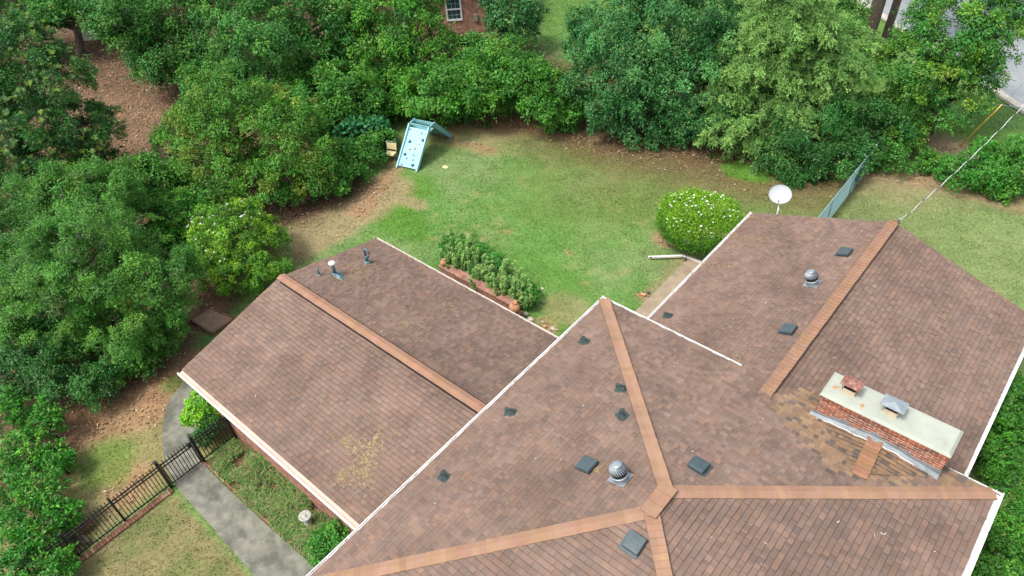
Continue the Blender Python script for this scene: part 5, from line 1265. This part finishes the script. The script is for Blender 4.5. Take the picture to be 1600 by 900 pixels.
def off_house(X, Y):
    k = ~((X > -18.0) & (X < -8.4) & (Y > 4.3) & (Y < 11.9)) & ~((X > -8.6) & (X < 1.3) & (Y > 2.2) & (Y < 21)) & ~((X > -10.1) & (X < -8) & (Y > 13) & (Y < 20.8))
    return k
pathpoly = [tuple(p) for p in spl(outer)] + [tuple(p) for p in spl(inner)][::-1]
pp_a = np.array(pathpoly)
def in_poly_np(X, Y, pl):
    r = np.zeros(len(X), bool); j = len(pl) - 1
    for i in range(len(pl)):
        c = ((pl[i][1] > Y) != (pl[j][1] > Y)) & (X < (pl[j][0] - pl[i][0]) * (Y - pl[i][1]) / (pl[j][1] - pl[i][1] + 1e-12) + pl[i][0]); r ^= c; j = i
    return r
X, Y = scatter(620000, -31, 4, -3, 40)
col, gr = ground_fn(X, Y); dn = np.hypot(X, Y)
k = off_house(X, Y) & ~in_poly_np(X, Y, pathpoly) & (RNG.uniform(0, 1.2, len(X)) < gr) & ~((X > -17.1) & (X < -8.5) & (Y > 3.05) & (Y < 4.4))
X, Y, col = X[k], Y[k], col[k]
col = col * RNG.uniform(.65, 1.4, (len(X), 1)) * C_(.95, 1.06, .85)
blades('lawn_grass', X, Y, np.full(len(X), -.02), RNG.uniform(.03, .075, len(X)), RNG.uniform(.012, .03, len(X)), np.clip(col, 0, .6), M_GRASS)
# fallen leaves in the woods and under trees
X, Y = scatter(240000, -60, -4, -3, 36); col, gr = ground_fn(X, Y)
k = off_house(X, Y) & (RNG.uniform(0, 1, len(X)) > gr * 1.6 + .12) & ~in_poly_np(X, Y, pathpoly) & ~((X > -17.3) & (Y < 4.5)); X, Y, col = X[k], Y[k], col[k]
n = len(X); pal = np.array([(.30, .17, .09), (.20, .11, .06), (.40, .27, .17), (.13, .075, .045), (.34, .20, .10)]); cc = pal[RNG.integers(0, 5, n)] * .5 + col * .7
rare = RNG.uniform(0, 1, n) < .07; cc[rare] = C_(.50, .38, .27)
p = np.stack([X, Y, np.full(n, .015) + RNG.uniform(0, .03, n)], 1); nr_ = unit(np.stack([RNG.normal(0, .35, n), RNG.normal(0, .35, n), np.ones(n)], 1)); tn = unit(np.cross(nr_, rdir(n)))
L = RNG.uniform(.06, .16, n); o = raw_mesh('leaf_litter', leaves(p, tn, nr_, L, L * .45), np.arange(4 * n).reshape(-1, 4), np.repeat(np.clip(cc, 0, .6), 4, 0), M_LITTER); tag(o, kind='stuff')
# weeds of the bed
X, Y = scatter(26000, -17.0, -9.3, 3.12, 4.26); nz = fbm(X, Y, .7, 61); k = nz > .30 + .14 * RNG.uniform(0, 1, len(X)); X, Y, nz = X[k], Y[k], nz[k]; n = len(X)
t = (RNG.uniform(0, 1, (n, 1)) < .28); cg = np.where(t, C_(.34, .29, .15), C_(.13, .26, .07)) * RNG.uniform(.5, 1.5, (n, 1))
hh_ = RNG.uniform(.14, .42, n) * (.5 + 1.3 * (nz - .3)); th = RNG.uniform(0, 6.28, n); rd = np.stack([np.cos(th), np.sin(th), np.zeros(n)], 1); p = np.stack([X, Y, np.zeros(n)], 1); sx = np.stack([-np.sin(th), np.cos(th), np.zeros(n)], 1)
w_ = RNG.uniform(.010, .022, n)[:, None]; h_ = hh_[:, None]
rows = [(0, 0, 1), (.15, .55, 1), (.45, .85, .8), (.85, .80, .15)]
V = np.concatenate([np.stack([p + rd * h_ * a0 + (0, 0, 1) * h_ * b0 - sx * w_ * c0 / 2, p + rd * h_ * a0 + (0, 0, 1) * h_ * b0 + sx * w_ * c0 / 2, p + rd * h_ * a1 + (0, 0, 1) * h_ * b1 + sx * w_ * c1 / 2, p + rd * h_ * a1 + (0, 0, 1) * h_ * b1 - sx * w_ * c1 / 2], 1).reshape(-1, 3) for (a0, b0, c0), (a1, b1, c1) in zip(rows[:-1], rows[1:])])
tag(raw_mesh('weeds', V, np.arange(len(V)).reshape(-1, 4), np.tile(np.repeat(cg, 4, 0), (3, 1)), M_GRASS), kind='stuff')
# low plants at the lawn edge below the hedge
X, Y = scatter(60000, -31, -7, 15, 33); e = fbm(X, Y, 1.1, 91); _, gr = ground_fn(X, Y); k = (gr < .35) & (e > .56) & (Y > 14 + .0 * X) & ~((Y < 27) & (X > -23)); X, Y = X[k], Y[k]; n = len(X)
if n: blades('undergrowth', X, Y, np.zeros(n), RNG.uniform(.08, .28, n), RNG.uniform(.03, .08, n), C_(.055, .13, .025) * RNG.uniform(.6, 1.4, (n, 1)), M_GRASS, lean=.8)
# pine needle drifts on the roofs
def needles(name, px, py, pl, sx, sy, n, ang=0.):
    M = frame_on(px, py, *PL[pl]); M = np.array(M @ Matrix.Rotation(ang, 4, 'Z'))
    u = RNG.normal(0, 1, (n, 2)); rr2 = fbm(u[:, 0] * 1.0, u[:, 1] * 1.0, .5, int(px) % 50, 2); k = rr2 > .42; u = u[k]; n = len(u)
    a = RNG.uniform(0, 6.28, n); L = RNG.uniform(.04, .13, n); w = RNG.uniform(.004, .008, n)
    x = u[:, 0] * sx; y = u[:, 1] * sy; dx = np.cos(a) * L / 2; dy = np.sin(a) * L / 2; ox = -np.sin(a) * w / 2; oy = np.cos(a) * w / 2; z = RNG.uniform(.018, .035, n); z2 = z + RNG.uniform(-.003, .012, n)
    loc = np.stack([np.stack([x - dx - ox, y - dy - oy, z], 1), np.stack([x + dx - ox, y + dy - oy, z2], 1), np.stack([x + dx + ox, y + dy + oy, z2 + .001], 1), np.stack([x - dx + ox, y - dy + oy, z + .001], 1)], 1).reshape(-1, 3)
    v = loc @ M[:3, :3].T + M[:3, 3]; c = np.array([(.42, .33, .15), (.33, .27, .12), (.50, .42, .24), (.25, .17, .09)])[RNG.integers(0, 4, n)] * RNG.uniform(.8, 1.2, (n, 1))
    o = raw_mesh('pine_needles', v, np.arange(4 * n).reshape(-1, 4), np.repeat(c, 4, 0), M_LITTER); tag(o, kind='stuff')
for a_ in [(542, 690, 'GL', .28, .12, 260), (580, 700, 'GL', .16, .3, 420), (573, 738, 'GL', .28, .22, 420), (534, 747, 'GL', .16, .12, 130), (703, 476, 'GR', .2, .14, 90), (634, 509, 'GR', .12, .12, 70),
           (556, 424, 'GR', .35, .18, 260), (575, 413, 'GR', .4, .1, 120), (528, 436, 'GR', .3, .12, 120), (1148, 566, 'RL', .25, .1, 110), (934, 735, 'NW', .1, .04, 40), (1160, 372, 'RL', .9, .07, 420, 1.57 - .12), (1120, 415, 'RL', .6, .06, 160, 1.57), (1190, 345, 'RL', .5, .06, 160, 1.3)]:
    needles('n', *a_)
# scattered twigs and bits on the roofs
for pl, pr in (('GL', (300, 570, 700, 760)), ('GR', (480, 430, 820, 560)), ('NW', (600, 560, 1000, 860)), ('NE', (960, 520, 1250, 720)), ('SE', (1080, 800, 1500, 890)), ('RL', (1050, 360, 1350, 560))):
    V = []; 
    for _ in range(9):
        px = random.uniform(pr[0], pr[2]); py = random.uniform(pr[1], pr[3]); M = np.array(frame_on(px, py, *PL[pl])); a = random.uniform(0, 6.28); L = random.uniform(.012, .05); w = random.uniform(.004, .011)
        loc = np.array([(-L, -w, .02), (L, -w, .024), (L * .9, w, .025), (-L, w, .021)]) @ np.array([[math.cos(a), math.sin(a), 0], [-math.sin(a), math.cos(a), 0], [0, 0, 1]]); V.append(loc @ M[:3, :3].T + M[:3, 3])
    V = np.concatenate(V); X_, Y_ = V[:, 0], V[:, 1]
    n = len(V) // 4; o = raw_mesh('roof_debris', V, np.arange(4 * n).reshape(-1, 4), np.repeat(np.array([(.55, .48, .38)]) * RNG.uniform(.5, 1.2, (n, 1)), 4, 0), M_LITTER); tag(o, kind='stuff')
print('LEAVES', LEAVES[0])
